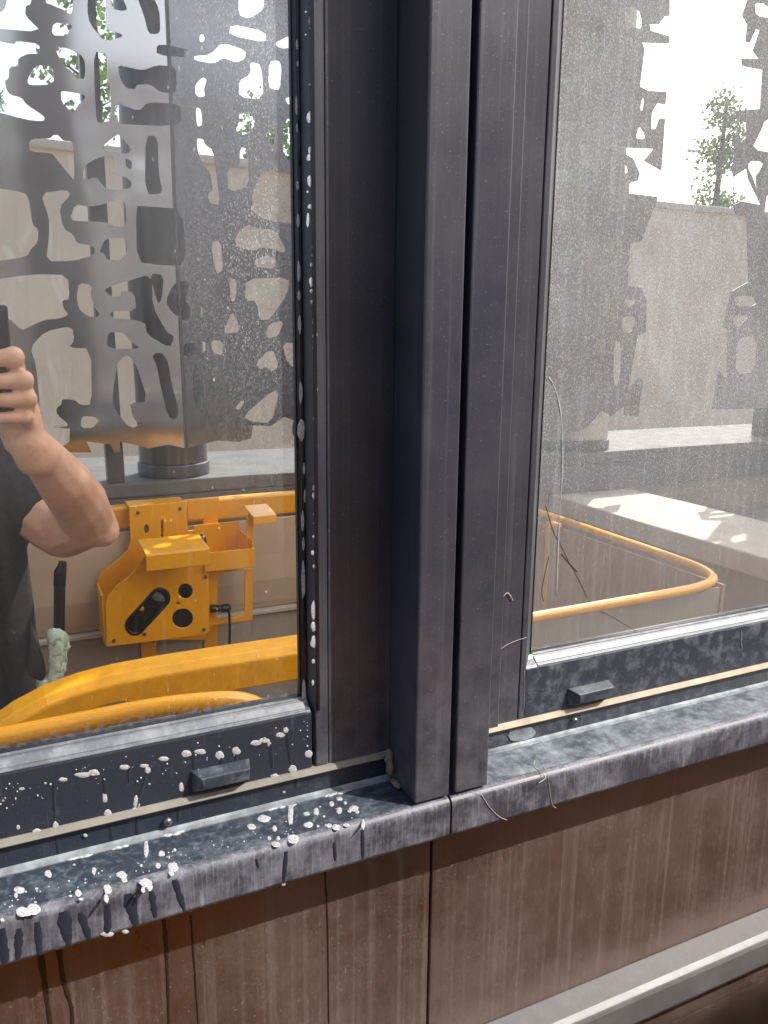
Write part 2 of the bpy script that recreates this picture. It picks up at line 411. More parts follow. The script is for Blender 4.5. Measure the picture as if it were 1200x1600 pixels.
# ================================================================ FACADE
YF = -.012                                   # face of the window frames
TOP, LFT, RGT, BOT = 1.15, -1.15, 1.65, -1.55
PL, PR_ = .157, .3315                        # glass edges either side of the mullion
def window(name, label, gx0, gx1, fx0, fx1, gmat, capx, cap_label, screwx, left):
    t = thing(name, label, 'window', ((fx0+fx1)/2, -.0, -.31))
    gl = B(); box(gl, gx0-.012, gx1+.012, 0, .006, -.235, TOP-.03)
    obj('pane', gl, gmat, t)
    # vent frame: four members round the pane
    lowp = [(.004, -.2245), (-.004, -.2235), (-.0065, -.2262), (-.0105, -.2295), (YF, -.2312), (YF, -.2685), (.004, -.2685)]
    vf = B()
    prism(vf, lowp, 'x', fx0 if left else gx0-.0098, gx1+.0032 if left else fx1)
    gb = B(); prism(gb, [(-.0034, -.2229), (-.0048, -.2236), (-.0053, -.2250), (-.0062, -.2250), (-.0098, -.2281), (-.0102, -.2291), (-.0116, -.2293), (-.0120, -.2302), (-.0100, -.2306), (-.0034, -.2262)], 'x', fx0 if left else gx0+.0004, gx1-.0002 if left else fx1)
    obj('glazing_bead', gb, M['bead'], t, bevel=.0003)
    obj('bottom_rail', vf, M['frame_wet' if left else 'frame_low'], t, bevel=.0007)
    v2 = B(); v2b = B()
    if left:
        prism(v2, [(gx1+.0035, .004), (gx1+.0035, -.004), (gx1+.006, YF), (gx1+.0142, YF), (gx1+.0142, .004)], 'z', -.2685, TOP)
        prism(v2b, [(fx0, YF), (gx0, YF), (gx0, .004), (fx0, .004)], 'z', -.2232, TOP)
    else:
        prism(v2, [(gx0-.0145, .004), (gx0-.0145, YF), (gx0-.0100, YF), (gx0, -.002), (gx0, .004)], 'z', -.2685, TOP)
        prism(v2b, [(fx1, YF), (gx1, YF), (gx1, .004), (fx1, .004)], 'z', -.2312, TOP)
    obj('side_rail', v2, M['frame'], t, bevel=.0008); obj('side_rail', v2b, M['frame'], t, bevel=.0008)
    v3 = B(); box(v3, fx0 if left else gx0-.0098, gx1+.0032 if left else fx1, YF+.0003, .0042, TOP-.05, TOP-.001)
    obj('top_rail', v3, M['frame'], t, bevel=.001)
    # outer frame
    of = B(); of2 = B(); of3 = B()
    if left:
        box(of, gx1+.0146, .2152, YF+.0004, .02, -.27, TOP)
        box(of2, fx0-.05, fx0-.0004, YF-.001, .02, -.289, TOP)
    else:
        box(of, .2690, gx0-.0320, YF-.0015, .02, -.27, TOP)
        box(of3, gx0-.0320, gx0-.0148, YF+.0006, .02, -.27, TOP)
        box(of2, fx1+.0004, fx1+.05, YF-.001, .02, -.289, TOP)
    obj('outer_frame', of, M['frame'], t, bevel=.0009); obj('outer_frame', of2, M['frame'], t, bevel=.0009)
    if not left: obj('outer_frame', of3, M['frame'], t, bevel=.0009)
    lo = B(); x0, x1 = (fx0, .2150) if left else (.2692, fx1)
    box(lo, x0, x1, YF+.0012, .02, -.292, -.2735)
    obj('bottom_frame', lo, M['frame_wet' if left else 'frame_low'], t, bevel=.0006)
    se = B(); prism(se, [(.0, -.2683), (YF-.0012, -.2690), (YF-.0026, -.2722), (YF-.0010, -.2737), (.0, -.2737)], 'x', x0, x1)
    obj('ledge_seal', se, M['seal_wet' if left else 'seal'], t)
    cr = B(); prism(cr, [(YF+.0013, -.2893), (YF+.0010, -.2868), (YF-.0004, -.2880), (YF-.0030, -.2889), (YF-.0030, -.2896)], 'x', x0, x1)
    obj('crease_line', cr, M['highlight_and_dab'], t)  # fillet coloured pale to paint the light caught in the crease
    # black gasket round the pane
    gk = B()
    if left:
        prism(gk, [(gx1-.0004, -.0001), (gx1+.0012, -.0042), (gx1+.0032, -.0042), (gx1+.0034, -.0001)], 'z', -.2236, TOP-.05)
        prism(gk, [(gx1+.0062, YF+.001), (gx1+.0066, YF-.0012), (gx1+.0082, YF-.0016), (gx1+.0088, YF+.001)], 'z', -.2300, TOP)
    else:
        box(gk, gx0, gx0+.0012, -.0022, -.0002, -.2236, TOP-.05)
    sp_ = B(); box(sp_, (gx1-.0013) if left else gx0+.0013, (gx1-.0005) if left else gx0+.0021, -.0008, .0, -.2228, TOP-.05); obj('edge_sealant', sp_, M['cap'], t)
    box(gk, gx0, gx1-.001, -.0030, -.0002, -.2243, -.2228)
    obj('gasket', gk, M['rubber'], t, bevel=.0004)
    # drain cover and screw
    cx0, cx1 = capx
    dc = B()
    za, zb = -.2525, -.2672
    yb = YF; e = .0045
    pts = [(cx0, yb, za), (cx1, yb, za), (cx1, yb, zb), (cx0, yb, zb),
           (cx0+e, yb-.0085, za-.0025), (cx1-e*.4, yb-.0085, za-.0025), (cx1-e*.8, yb-.0085, za-.0095), (cx0+e*1.2, yb-.0085, za-.0095)]
    vs = [dc.verts.new(p) for p in pts]
    for f in ((0, 1, 2, 3), (0, 4, 5, 1), (1, 5, 6, 2), (2, 6, 7, 3), (3, 7, 4, 0), (4, 7, 6, 5)): dc.faces.new([vs[i] for i in f])
    obj('drain_cover', dc, M['frame_low'], t, bevel=.0006, label=cap_label)
    sx, sz = screwx
    sb = B(); rr = .0027
    for k in range(5):
        a = k/4*math.pi/2
        ring = [sb.verts.new((sx+rr*math.cos(a)*math.cos(q), YF-.0006-.0022*math.sin(a), sz+rr*math.cos(a)*math.sin(q))) for q in [2*math.pi*j/18 for j in range(18)]]
        if k:
            for j in range(18): sb.faces.new((last[j], last[(j+1) % 18], ring[(j+1) % 18], ring[j]))
        last = ring
    sb.faces.new(last)
    sw = obj('screw', sb, M['screw'], t, smooth=True)
    cb = B()
    for ang in (.6, .6+math.pi/2):
        dx, dz = math.cos(ang)*.0014, math.sin(ang)*.0014; nx, nz = -math.sin(ang)*.0002, math.cos(ang)*.0002
        prism(cb, [(sx-dx-nx, sz-dz-nz), (sx+dx-nx, sz+dz-nz), (sx+dx+nx, sz+dz+nz), (sx-dx+nx, sz-dz+nz)], 'y', YF-.00290, YF-.0026)
    obj('screw_slot', cb, M['black'], sw)
    return t
winL = window('window', 'freshly washed mirror glass window wet with soap foam, left of the paired uprights', LFT, PL, LFT-.03, PL, M['glassL'],
              (.0838, .1195), 'dark drain cover smeared with foam', (.0692, -.2818), True)
winR = window('window', 'unwashed dusty mirror glass window with dry frame, right of the paired uprights', PR_, RGT, .29, RGT+.03, M['glassR'],
              (.3597, .3984), 'clean dark drain cover', (.3677, -.2795), False)

def mullion(x0, x1, label):
    t = thing('mullion_cover', label, 'mullion', ((x0+x1)/2, -.03, -.289), 'pair of uprights between the windows')
    b = B(); box(b, x0, x1, -.048, .018, -.2885, TOP); o = obj('post', b, M['frame'], t, bevel=.0011)
    return t
mulA = mullion(.2152, .2400, 'left one of two dark metal uprights, its foot on the foam-spattered sill')
mulB = mullion(.2444, .2690, 'right one of two dark metal uprights, the narrower post beside the dusty window')
bk = B(); box(bk, .2400, .2444, -.006, .018, -.289, TOP)
tag(obj('gap_strip', bk, M['rubber']), 'black recessed strip in the gap between the two metal uprights', 'gap strip', kind='thing')
grime = B()
for (cx, cyy, cz, rx, ry, rz) in ((.2125, -.0155, -.2715, .0032, .003, .006), (.2128, -.017, -.2785, .0028, .003, .006), (.2138, -.024, -.2865, .0028, .006, .002), (.2098, -.0142, -.270, .004, .0022, .0018)):
    mtx = Matrix.Translation((cx, cyy, cz)) @ Matrix.Diagonal((rx, ry, rz, 1))
    bmesh.ops.create_icosphere(grime, subdivisions=3, radius=1, matrix=mtx)
for v in grime.verts: v.co += noise.noise_vector(v.co*400)*.0008
M['grime'] = flat('dried sandy grime', (.20, .17, .13), .95, 0, .35, 300, .6)
tag(obj('grime', grime, M['grime'], smooth=True), 'lump of dried sandy grime in the corner at the foot of the wider upright', 'grime', kind='stuff')

SN = [(YF+.0012, -.2888), (-.0145, -.2893), (-.0440, -.2902), (-.0472, -.2908), (-.0492, -.2926), (-.0500, -.2950), (-.0500, -.3165), (-.0470, -.3172), (-.0470, -.3185), (-.0155, -.3185), (-.0155, -.2935), (.015, -.2935), (.015, -.2890)]
def sill(x0, x1, label, mt):
    t = thing('window_sill', label, 'window sill', ((x0+x1)/2, -.03, -.319))
    a = B()
    prism(a, [(-.0010, -.2925), (YF+.0008, -.2925), (YF+.0008, -.2892), (-.0150, -.2896), (-.0440, -.2904), (-.0440, -.2960), (-.0010, -.2960)], 'x', x0, x1)
    obj('top_plate', a, mt, t)
    a = B()
    prof = [(-.0442, -.2904)]
    for k in range(9):
        q = math.pi/2*k/8; prof.append((-.0446-.0054*math.sin(q), -.2958+.0054*math.cos(q)))
    prof += [(-.0500, -.3150), (-.0492, -.3168), (-.0470, -.3172), (-.0455, -.3160), (-.0455, -.2970), (-.0442, -.2960)]
    prism(a, prof, 'x', x0, x1)
    obj('front_fascia', a, M['fascia'], t)
    return t
sillL = sill(LFT-.1, .2400, 'slate grey metal sill spattered with white foam under the washed window', M['sill_left'])
sillR = sill(.2416, RGT+.1, 'dry slate grey metal sill with chalky film under the dusty window', M['sill_top'])
jb = B()
prism(jb, [(-.0445, -.2914), (-.0487, -.2935), (-.0493, -.2965), (-.0493, -.3155), (-.046, -.3155), (-.046, -.2925)], 'x', .2400, .2416)
tag(obj('sill_joint', jb, M['rubber']), 'thin dark joint where the two sill pieces meet below the uprights', 'joint', kind='thing')

def panel(x0, x1, z0, z1, label):
    b = B(); box(b, x0, x1, -.015, .03, z0, z1)
    return tag(obj('cladding_panel', b, M['panel'], bevel=.0008), label, 'cladding panel', kind='thing')
panel(LFT-.15, .2459, -.60, -.2940, 'brown metal cladding panel below the left sill, left of the upright seam')
panel(.2479, RGT+.15, -.60, -.2940, 'brown metal cladding panel below the right sill, right of the upright seam')
sm = B(); box(sm, .2459, .2479, -.0095, .03, -.60, -.296)
tag(obj('seam_strip', sm, M['rubber']), 'dark recessed seam between the two brown cladding panels', 'seam', kind='thing')
tr = B()
prism(tr, [(-.0152, -.5165), (-.034, -.5205), (-.0385, -.5232), (-.0400, -.527), (-.0400, -.548), (-.0385, -.552), (-.0152, -.560)], 'x', LFT-.15, RGT+.15)
tag(obj('trim_rail', tr, M['trimrail'], bevel=.0012), 'grey metal trim rail running across the brown panels low at the right', 'trim rail', kind='thing')
lw = B(); box(lw, LFT-.15, RGT+.15, -.014, .03, -ZO, -.602)
tag(obj('lower_cladding', lw, M['panel']), 'brown metal cladding below the trim rail down to the ground', 'cladding panel', kind='thing')
hd = B(); box(hd, LFT-.2, RGT+.2, -.016, .03, TOP+.002, TOP+.9)
M['greywall'] = flat('grey wall cladding', (.30, .29, .29), .6, 0, .15, 4, .1)
tag(obj('head_cladding', hd, M['greywall']), 'grey metal cladding above the two windows', 'cladding panel', kind='thing')
bw = B(); box(bw, -6, 8, .032, .35, -ZO, 2.6)
M['darkwall'] = flat('grey brown wall cladding', (.24, .225, .22), .6, 0, .2, 4, .1)
tag(obj('building_wall', bw, M['darkwall']), 'grey clad building wall that carries the windows', 'wall', kind='structure')

# ================================================================ OUTSIDE: parapet, walls, deck
CF, CB = 1.20, 1.58                       # parapet coping, front and back edge (distance from the facade)
ZC = at(450, 738, CF)[1]                  # coping height
XR0, XR1 = 1.27, 1.53                     # return wall, along Y
par = thing('parapet', 'low grey parapet with a pale sunlit coping reflected behind the yellow rails', 'parapet', (.5, -1.4, -ZO))
b = B(); box(b, -4, 6.5, -CB, -CF, ZC-.03, ZC); obj('coping', b, M['cap'], par, bevel=.004)
b = B(); box(b, -3.99, 6.49, -CB+.01, -CF-.004, ZC-.105, ZC-.0305); obj('coping_edge', b, M['fasciagrey'], par, bevel=.002)
b = B(); box(b, -3.98, 6.48, -CB+.03, -CF-.03, -ZO, ZC-.1055); obj('wall', b, M['greyboard'], par)
ret = thing('return_wall', 'short wall with a pale stone top beyond the yellow rail corner', 'wall', (1.4, -.6, -ZO))
b = B(); box(b, XR0, XR1, -CF-.02, -.06, -.445, -.40); obj('coping', b, M['stone'], ret, bevel=.004)
b = B(); box(b, XR0+.02, XR1-.02, -CF-.02, -.06, -ZO, -.4455); obj('wall', b, M['render'], ret)
b = B(); box(b, XR1+.002, 9, -CF+.0, -.36, -.62, -.50)
tag(obj('flat_roof', b, M['roof']), 'grey green flat roof beyond the pale stone topped wall', 'flat roof', kind='structure')
fw = thing('concrete_wall', 'tall sand coloured concrete wall reflected behind the perforated screens', 'wall', (2, -5, -ZO))
ZW = 1.05
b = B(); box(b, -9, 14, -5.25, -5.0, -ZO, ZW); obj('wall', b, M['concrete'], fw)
b = B(); box(b, -9.02, 14.02, -5.30, -4.95, ZW+.0005, ZW+.05); obj('coping', b, M['board_pale'], fw, bevel=.01)

for k in range(-3, 6):
    b = B(); box(b, k*2.35-.4, k*2.35-.388, -5.003, -4.985, -ZO+.02, ZW); obj('joint', b, M['render'], fw)
# ---- steel posts carrying the screens
M['beigepost'] = flat('pale beige painted post', (.62, .58, .50), .7, 0, .2, 5)
def round_post(px0, px1, py, v, label, top=1.17, mt='post'):
    a = at(px0, py, v)[0]; c = at(px1, py, v)[0]; r = (c-a)/2*.93; x = (a+c)/2
    t = thing('screen_post', label, 'post', (x, -v, ZC), 'round posts behind the perforated screens')
    bm = B(); tube(bm, [(x, -v, ZC+.028), (x, -v, top)], r, 40); obj('shaft', bm, M[mt], t, smooth=False, bevel=.002)
    bm = B(); tube(bm, [(x, -v, ZC+.0005), (x, -v, ZC+.0275)], r*1.06, 40); obj('base_ring', bm, M['post'], t, bevel=.003)
    for o in t.children:
        for p in o.data.polygons: p.use_smooth = len(p.vertices) == 4
    return t
VS = 1.18
round_post(214, 327, 725, 1.285, 'round dark grey steel post standing on the coping behind the washed window\'s reflected screen')
round_post(850, 935, 740, 1.30, 'round beige post behind the screen reflected in the dusty window', 1.17, 'beigepost')
x0, x1 = at(137, 300, 1.22)[0], at(166, 300, 1.22)[0]
b = B(); box(b, x0, x1, -1.235, -1.205, ZC+.001, 1.17)
tag(obj('square_post', b, M['post'], bevel=.002), 'narrow square steel upright beside the round post behind the screen', 'post', kind='thing')

# ---- perforated screens (outline and cut-outs measured at mirror depth VS)
HL = [
 [(14,-16),(50,-14),(47,8),(39,10),(38,25),(65,52),(-25,45),(-30,22),(4,22)],
 [(70,-20),(115,-18),(113,22),(105,22),(97,15),(88,12),(80,8),(70,5)],
 [(83,36),(108,38),(114,42),(108,50),(104,58),(80,57)],
 [(-30,60),(22,71),(24,65),(61,70),(61,86),(42,86),(27,93),(27,105),(13,106),(12,125),(6,127),(8,140),(14,149),(32,153),(40,164),(69,182),(68,190),(40,188),(-30,170)],
 [(55,103),(82,105),(85,133),(45,135),(41,127)],
 [(87,74),(110,78),(133,92),(134,125),(122,125),(105,110),(87,83)],
 [(95,143),(108,144),(130,148),(135,152),(122,168),(114,177),(96,160)],
 [(138,-14),(166,-14),(165,32),(167,48),(185,53),(192,56),(190,60),(164,68),(140,38),(136,15)],
 [(147,83),(167,85),(170,130),(173,135),(175,188),(160,192),(152,190),(149,150)],
 [(172,-10),(190,-6),(200,16),(190,18),(175,14)],
 [(212,-10),(238,-8),(249,15),(251,50),(245,55),(232,54),(225,25)],
 [(184,103),(210,110),(225,112),(245,104),(276,106),(277,145),(262,147),(250,145),(235,134),(214,134),(212,141),(198,140),(188,125)],
 [(245,72),(262,72),(296,80),(296,92),(245,88)],
 [(181,160),(218,175),(232,160),(284,165),(284,195),(250,197),(228,196),(180,193)],
 [(43,225),(47,217),(78,216),(82,211),(90,210),(98,219),(112,220),(115,228),(116,280),(112,278),(85,245),(80,239),(45,237)],
 [(161,228),(178,214),(187,208),(207,232),(200,240),(175,236),(165,235)],
 [(130,281),(131,262),(135,256),(150,248),(165,242),(178,243),(179,265),(175,268),(182,272),(200,276),(208,285),(205,294),(180,296),(166,294),(155,280),(150,276)],
 [(197,245),(208,252),(206,264),(198,260)],
 [(-30,290),(35,300),(43,310),(48,350),(58,358),(57,378),(45,390),(40,400),(0,407),(-30,405)],
 [(61,301),(105,296),(109,305),(91,323),(98,357),(115,367),(120,380),(148,384),(150,398),(115,408),(70,408),(75,370),(75,340)],
 [(107,344),(118,318),(140,323),(160,320),(180,311),(198,312),(200,354),(186,355),(165,347),(140,346)],
 [(166,372),(200,372),(201,395),(190,407),(168,407),(165,396),(156,395)],
 [(-40,440),(20,432),(57,428),(106,430),(109,468),(97,470),(99,482),(108,492),(95,498),(70,500),(50,508),(32,517),(12,497),(-40,480)],
 [(124,442),(145,446),(143,462),(150,482),(157,490),(155,496),(140,496),(125,485),(120,465)],
 [(164,454),(177,447),(190,443),(240,428),(240,480),(262,519),(274,525),(266,543),(230,522),(228,502),(175,497),(174,487),(215,486),(212,458),(192,454),(190,464),(177,465)],
 [(46,543),(70,518),(113,510),(117,532),(108,544),(143,545),(144,633),(125,633),(117,625),(97,624),(96,632),(88,638),(88,648),(110,666),(82,668),(65,655),(60,620),(55,570)],
 [(128,650),(150,652),(155,658),(145,669),(126,669)],
 [(170,519),(195,520),(205,533),(222,545),(168,545)],
 [(190,560),(200,555),(212,565),(232,628),(203,629),(207,650),(214,660),(227,660),(203,670),(180,640),(176,628),(178,605),(184,570)],
 [(228,212),(247,212),(249,270),(256,303),(228,303)],
 [(214,322),(225,322),(287,327),(293,415),(250,415),(216,409)],
 [(238,556),(245,550),(255,552),(263,565),(268,600),(278,635),(277,652),(270,655),(262,650),(252,610),(245,570)],
 [(285,536),(322,530),(322,550),(288,558)],
 [(302,568),(314,568),(318,620),(316,648),(302,625)],
 [(260,470),(275,440),(295,438),(297,455),(290,465),(300,485),(292,502),(280,495),(268,485)],
 [(305,477),(318,478),(317,498),(306,492)],
 [(373,-16),(413,-14),(412,15),(388,31),(373,24)],
 [(362,38),(415,50),(416,69),(358,56)],
 [(430,68),(452,57),(470,55),(470,74),(440,78),(432,74)],
 [(304,89),(330,87),(349,67),(385,80),(384,93),(370,100),(350,92),(335,102),(305,96)],
 [(313,57),(318,53),(322,60),(318,68),(313,66)],
 [(306,135),(318,122),(325,126),(320,140),(322,152),(312,154),(306,148)],
 [(391,98),(409,102),(412,157),(374,154),(374,128),(392,118)],
 [(420,98),(435,95),(440,105),(437,142),(425,141),(419,136)],
 [(445,153),(470,153),(470,168),(446,164)],
 [(307,168),(316,172),(318,196),(309,199)],
 [(374,178),(395,180),(400,195),(385,212),(366,209),(374,195)],
 [(442,187),(472,187),(472,250),(442,250)],
 [(416,210),(424,202),(430,210),(428,229),(418,222)],
 [(309,216),(320,218),(322,226),(335,235),(340,270),(345,320),(330,318),(326,305),(335,295),(330,270),(318,255),(310,235)],
 [(376,230),(388,233),(390,290),(358,300),(356,262),(375,262)],
 [(411,264),(474,272),(474,348),(430,346),(408,340),(395,330),(394,300)],
 [(366,372),(385,350),(403,356),(430,358),(447,390),(440,394),(425,388),(405,386),(395,392),(370,386)],
 [(398,405),(415,399),(430,402),(429,420),(396,416)],
 [(358,435),(370,436),(368,470),(360,470)],
 [(383,435),(452,433),(448,460),(420,500),(405,500),(400,470),(382,470)],
 [(351,515),(362,485),(372,500),(374,518),(352,520)],
 [(415,523),(420,506),(444,502),(435,525),(420,530)],
 [(400,568),(420,547),(430,550),(436,575),(425,580),(415,572),(410,578)],
 [(440,535),(476,540),(476,580),(450,570)],
 [(380,650),(430,607),(437,617),(425,660),(395,658)],
 [(368,638),(378,625),(384,626),(376,640)],
 [(330,530),(350,533),(348,555),(332,548)],
 [(236,428),(258,430),(254,470),(248,474),(243,455)], [(330,380),(345,375),(350,420),(338,430)],
]
HR = [
 [(975,8),(997,15),(1002,35),(1000,45),(985,42),(978,50),(975,35)], [(967,58),(975,62),(974,70),(968,66)], [(983,57),(989,58),(988,71),(983,70)],
 [(956,163),(959,163),(961,182),(966,180),(967,163),(975,162),(973,180),(965,187),(957,186)], [(1003,153),(1008,153),(1005,172),(1001,172)],
 [(1000,195),(1009,210),(1008,217),(993,216)], [(952,233),(957,236),(952,240)], [(959,248),(963,248),(962,264),(958,263)],
 [(975,252),(982,265),(980,272),(975,270)], [(966,300),(970,300),(969,306),(966,305)], [(973,468),(995,470),(983,483)],
 [(972,496),(994,495),(990,515),(980,523),(971,512)], [(960,533),(972,535),(968,600),(958,600)], [(930,530),(950,530),(945,560),(932,555)],
 [(928,580),(944,575),(942,595),(928,600)],
 [(905,-10),(922,-10),(920,25),(945,30),(945,80),(935,100),(872,98),(912,70),(915,40)],
 [(872,122),(905,115),(915,130),(925,118),(938,120),(940,145),(928,165),(912,150),(890,140)], [(862,187),(935,190),(932,198),(862,200)],
 [(856,268),(930,262),(925,275),(915,300),(905,285),(856,283)], [(870,330),(915,318),(925,340),(900,352),(868,350)],
 [(870,395),(905,380),(915,402),(900,430),(875,425)], [(950,370),(962,375),(958,400),(948,395)], [(945,455),(955,460),(952,500),(944,495)],
]
OUT_L = [(-420,500),(-300,560),(-200,520),(-100,590),(20,600),(60,645),(85,668),(109,670),(108,690),(86,707),(143,707),(135,690),(172,694),(178,707),(188,706),(187,690),(210,694),(232,700),(262,694),(289,700)]
OUT_M = [(291.5,700),(340,688),(375,690),(393,684),(396,664),(425,664),(445,650),(470,660),(520,690),(600,670),(660,690),(740,655),(800,680),(840,676),(862,690),(915,668),(940,640),(955,650),(975,633),(975,648),(997,649),(1004,592),(996,590),(981,607),(996,525),(1009,520),(1010,470),(1002,450),(980,447),(984,381),(1002,377),(1018,335),(1025,322),(1028,308),(983,303),(984,287),(997,283),(1000,271),(990,248),(974,238),(974,230),(1022,232),(1007,251),(1034,267),(1040,184),(1031,185),(1025,201),(1018,201),(1019,175),(1028,160),(1040,163),(1042,143),(1013,141),(1000,134),(1006,77),(1002,66),(1045,68),(1045,57),(1015,48),(1013,38),(1028,38),(1037,26),(1045,25),(1045,0)]
OUT_R = [(1171,0),(1163,23),(1171,38),(1168,64),(1174,67),(1184,45),(1190,47),(1179,79),(1188,92),(1161,92),(1162,103),(1194,109),(1190,169),(1153,172),(1153,185),(1168,190),(1168,213),(1159,221),(1156,205),(1150,207),(1146,277),(1168,262),(1171,280),(1190,321),(1159,315),(1147,321),(1150,335),(1168,340),(1172,440),(1145,455),(1130,511),(1139,517),(1136,592),(1124,578),(1114,638),(1171,638),(1200,636),(1240,650),(1300,600),(1420,640)]
HR2 = [[(1182,3),(1200,5),(1215,28),(1184,25)],[(1198,185),(1225,184),(1225,240),(1176,232),(1190,205)],[(1172,250),(1195,252),(1190,265),(1182,275),(1185,300),(1177,275),(1170,262)],
 [(1149,463),(1180,462),(1185,478),(1150,480)],[(1144,495),(1175,493),(1152,515)],[(1152,530),(1185,525),(1180,580),(1150,585)],[(1200,300),(1225,310),(1215,350),(1195,340)]]
def rounded(p):
    q = []
    for i in range(len(p)):
        a, b_ = p[i-1], p[i]; q += [(a[0]*.80+b_[0]*.20, a[1]*.80+b_[1]*.20), (a[0]*.20+b_[0]*.80, a[1]*.20+b_[1]*.80)]
    return q
def sheet_pts(px): return [at(x, y, VS) for x, y in px]
rs = random.Random(11)
def camo(x0, x1, z0, z1, n, taken):
    """more irregular cut-outs for the parts of the screens the mirror does not show"""
    out = []
    for _ in range(n*12):
        cx, cz = rs.uniform(x0, x1), rs.uniform(z0, z1); r = rs.uniform(.018, .05)
        if any(math.hypot(cx-a, cz-b) < r+c+.012 for a, b, c in taken): continue
        taken.append((cx, cz, r)); k = rs.randint(5, 8); a0 = rs.random()*6; asp = rs.uniform(.55, 1.)
        out.append(rounded([(cx+r*rs.uniform(.6, 1)*math.cos(a0+6.283*i/k)*asp, cz+r*rs.uniform(.6, 1)*math.sin(a0+6.283*i/k)) for i in range(k)]))
        if len(out) >= n: break
    return out
TOPZ = 1.14
XSEAM = at(276, 350, VS)[0]
def sheet(name, label, outl, holes, tilt=0.):
    q = lambda p: VS+(p[0]-XSEAM)*tilt
    bm = cutplate(B(), outl, holes, lambda p: (p[0], -q(p), p[1]), lambda p: (p[0], -q(p)-.0025, p[1]))
    return tag(obj(name, bm, M['sheet' if tilt else 'sheet_dull']), label, 'screen', 'perforated steel screens', 'thing')
ol = sheet_pts(OUT_L)
zt = at(200, -30, VS)[1]
# nothing may straddle the seam: cut-outs that cross it are split between the two sheets by the seam strip
ol = [p for p in ol if p[0] < XSEAM] + [(XSEAM-.0006, ol[-1][1]), (XSEAM-.0006, TOPZ), (ol[0][0], TOPZ)]
hl = [rounded(sheet_pts(h)) for h in HL]
def clip(poly, side):
    """keep the part of a polygon on one side of the seam"""
    s = side; lim = XSEAM + s*.0022; out = []
    for i in range(len(poly)):
        a, b_ = poly[i-1], poly[i]
        ia, ib = (a[0]-lim)*s > 0, (b_[0]-lim)*s > 0
        if ia != ib:
            t_ = (lim-a[0])/(b_[0]-a[0]); out.append((lim, a[1]+t_*(b_[1]-a[1])))
        if ib: out.append(b_)
    return out if len(out) >= 3 else None
hA = [c for c in (clip(h, -1) for h in hl) if c]; hB = [c for c in (clip(h, 1) for h in hl) if c]
xl = ol[0][0]
tk = []
hA += camo(xl+.06, -.10, -.05, 1.05, 40, tk) + camo(-.04, XSEAM-.06, zt+.09, 1.07, 26, tk)
om = sheet_pts(OUT_M); om = [(XSEAM+.0006, om[0][1])] + om[1:]
xe = om[-1][0]; om += [(xe-.03, TOPZ*.75), (xe-.05, TOPZ), (XSEAM+.0006, TOPZ)]
z460 = at(474, 300, VS)[0]; z840 = at(850, 300, VS)[0]
hB += [rounded(sheet_pts(h)) for h in HR]
tk = []
hB += camo(z460+.05, z840-.05, -.16, 1.05, 60, tk) + camo(XSEAM+.06, z460, zt+.11, 1.07, 20, tk) + camo(z840+.02, xe-.12, at(1000, -10, VS)[1]+.07, 1.07, 18, tk)
orr = sheet_pts(OUT_R); orr += [(orr[-1][0]+.1, .4), (orr[-1][0]+.05, TOPZ), (orr[0][0], TOPZ)]
hC = [rounded(sheet_pts(h)) for h in HR2]; tk = []
hC += camo(orr[0][0]+.25, orr[-4][0]-.02, -.05, 1.05, 30, tk)
sheet('perforated_screen', 'polished steel screen with camouflage cut-outs reflected left of the vertical seam in the washed window', ol, hA, math.tan(R(.9)))
sheet('perforated_screen', 'polished steel screen with camouflage cut-outs spanning the uprights, right of the vertical seam', om, hB)
sheet('perforated_screen', 'polished steel screen at the far right edge of the dusty window\'s reflection', orr, hC)
b = B(); box(b, XSEAM-.0028, XSEAM+.0028, -VS+.0008, -VS+.0042, at(289, 704, VS)[1], TOPZ)
tag(obj('seam_bar', b, M['post']), 'thin dark vertical bar over the joint of two reflected steel screens', 'seam bar', kind='thing')
xp = orr[-1][0]+.35; b = B(); box(b, xp, xp+.06, -1.33, -1.27, ZC+.001, 1.17)
tag(obj('square_post', b, M['post'], bevel=.002), 'square steel upright behind the screen at the far right', 'post', kind='thing')

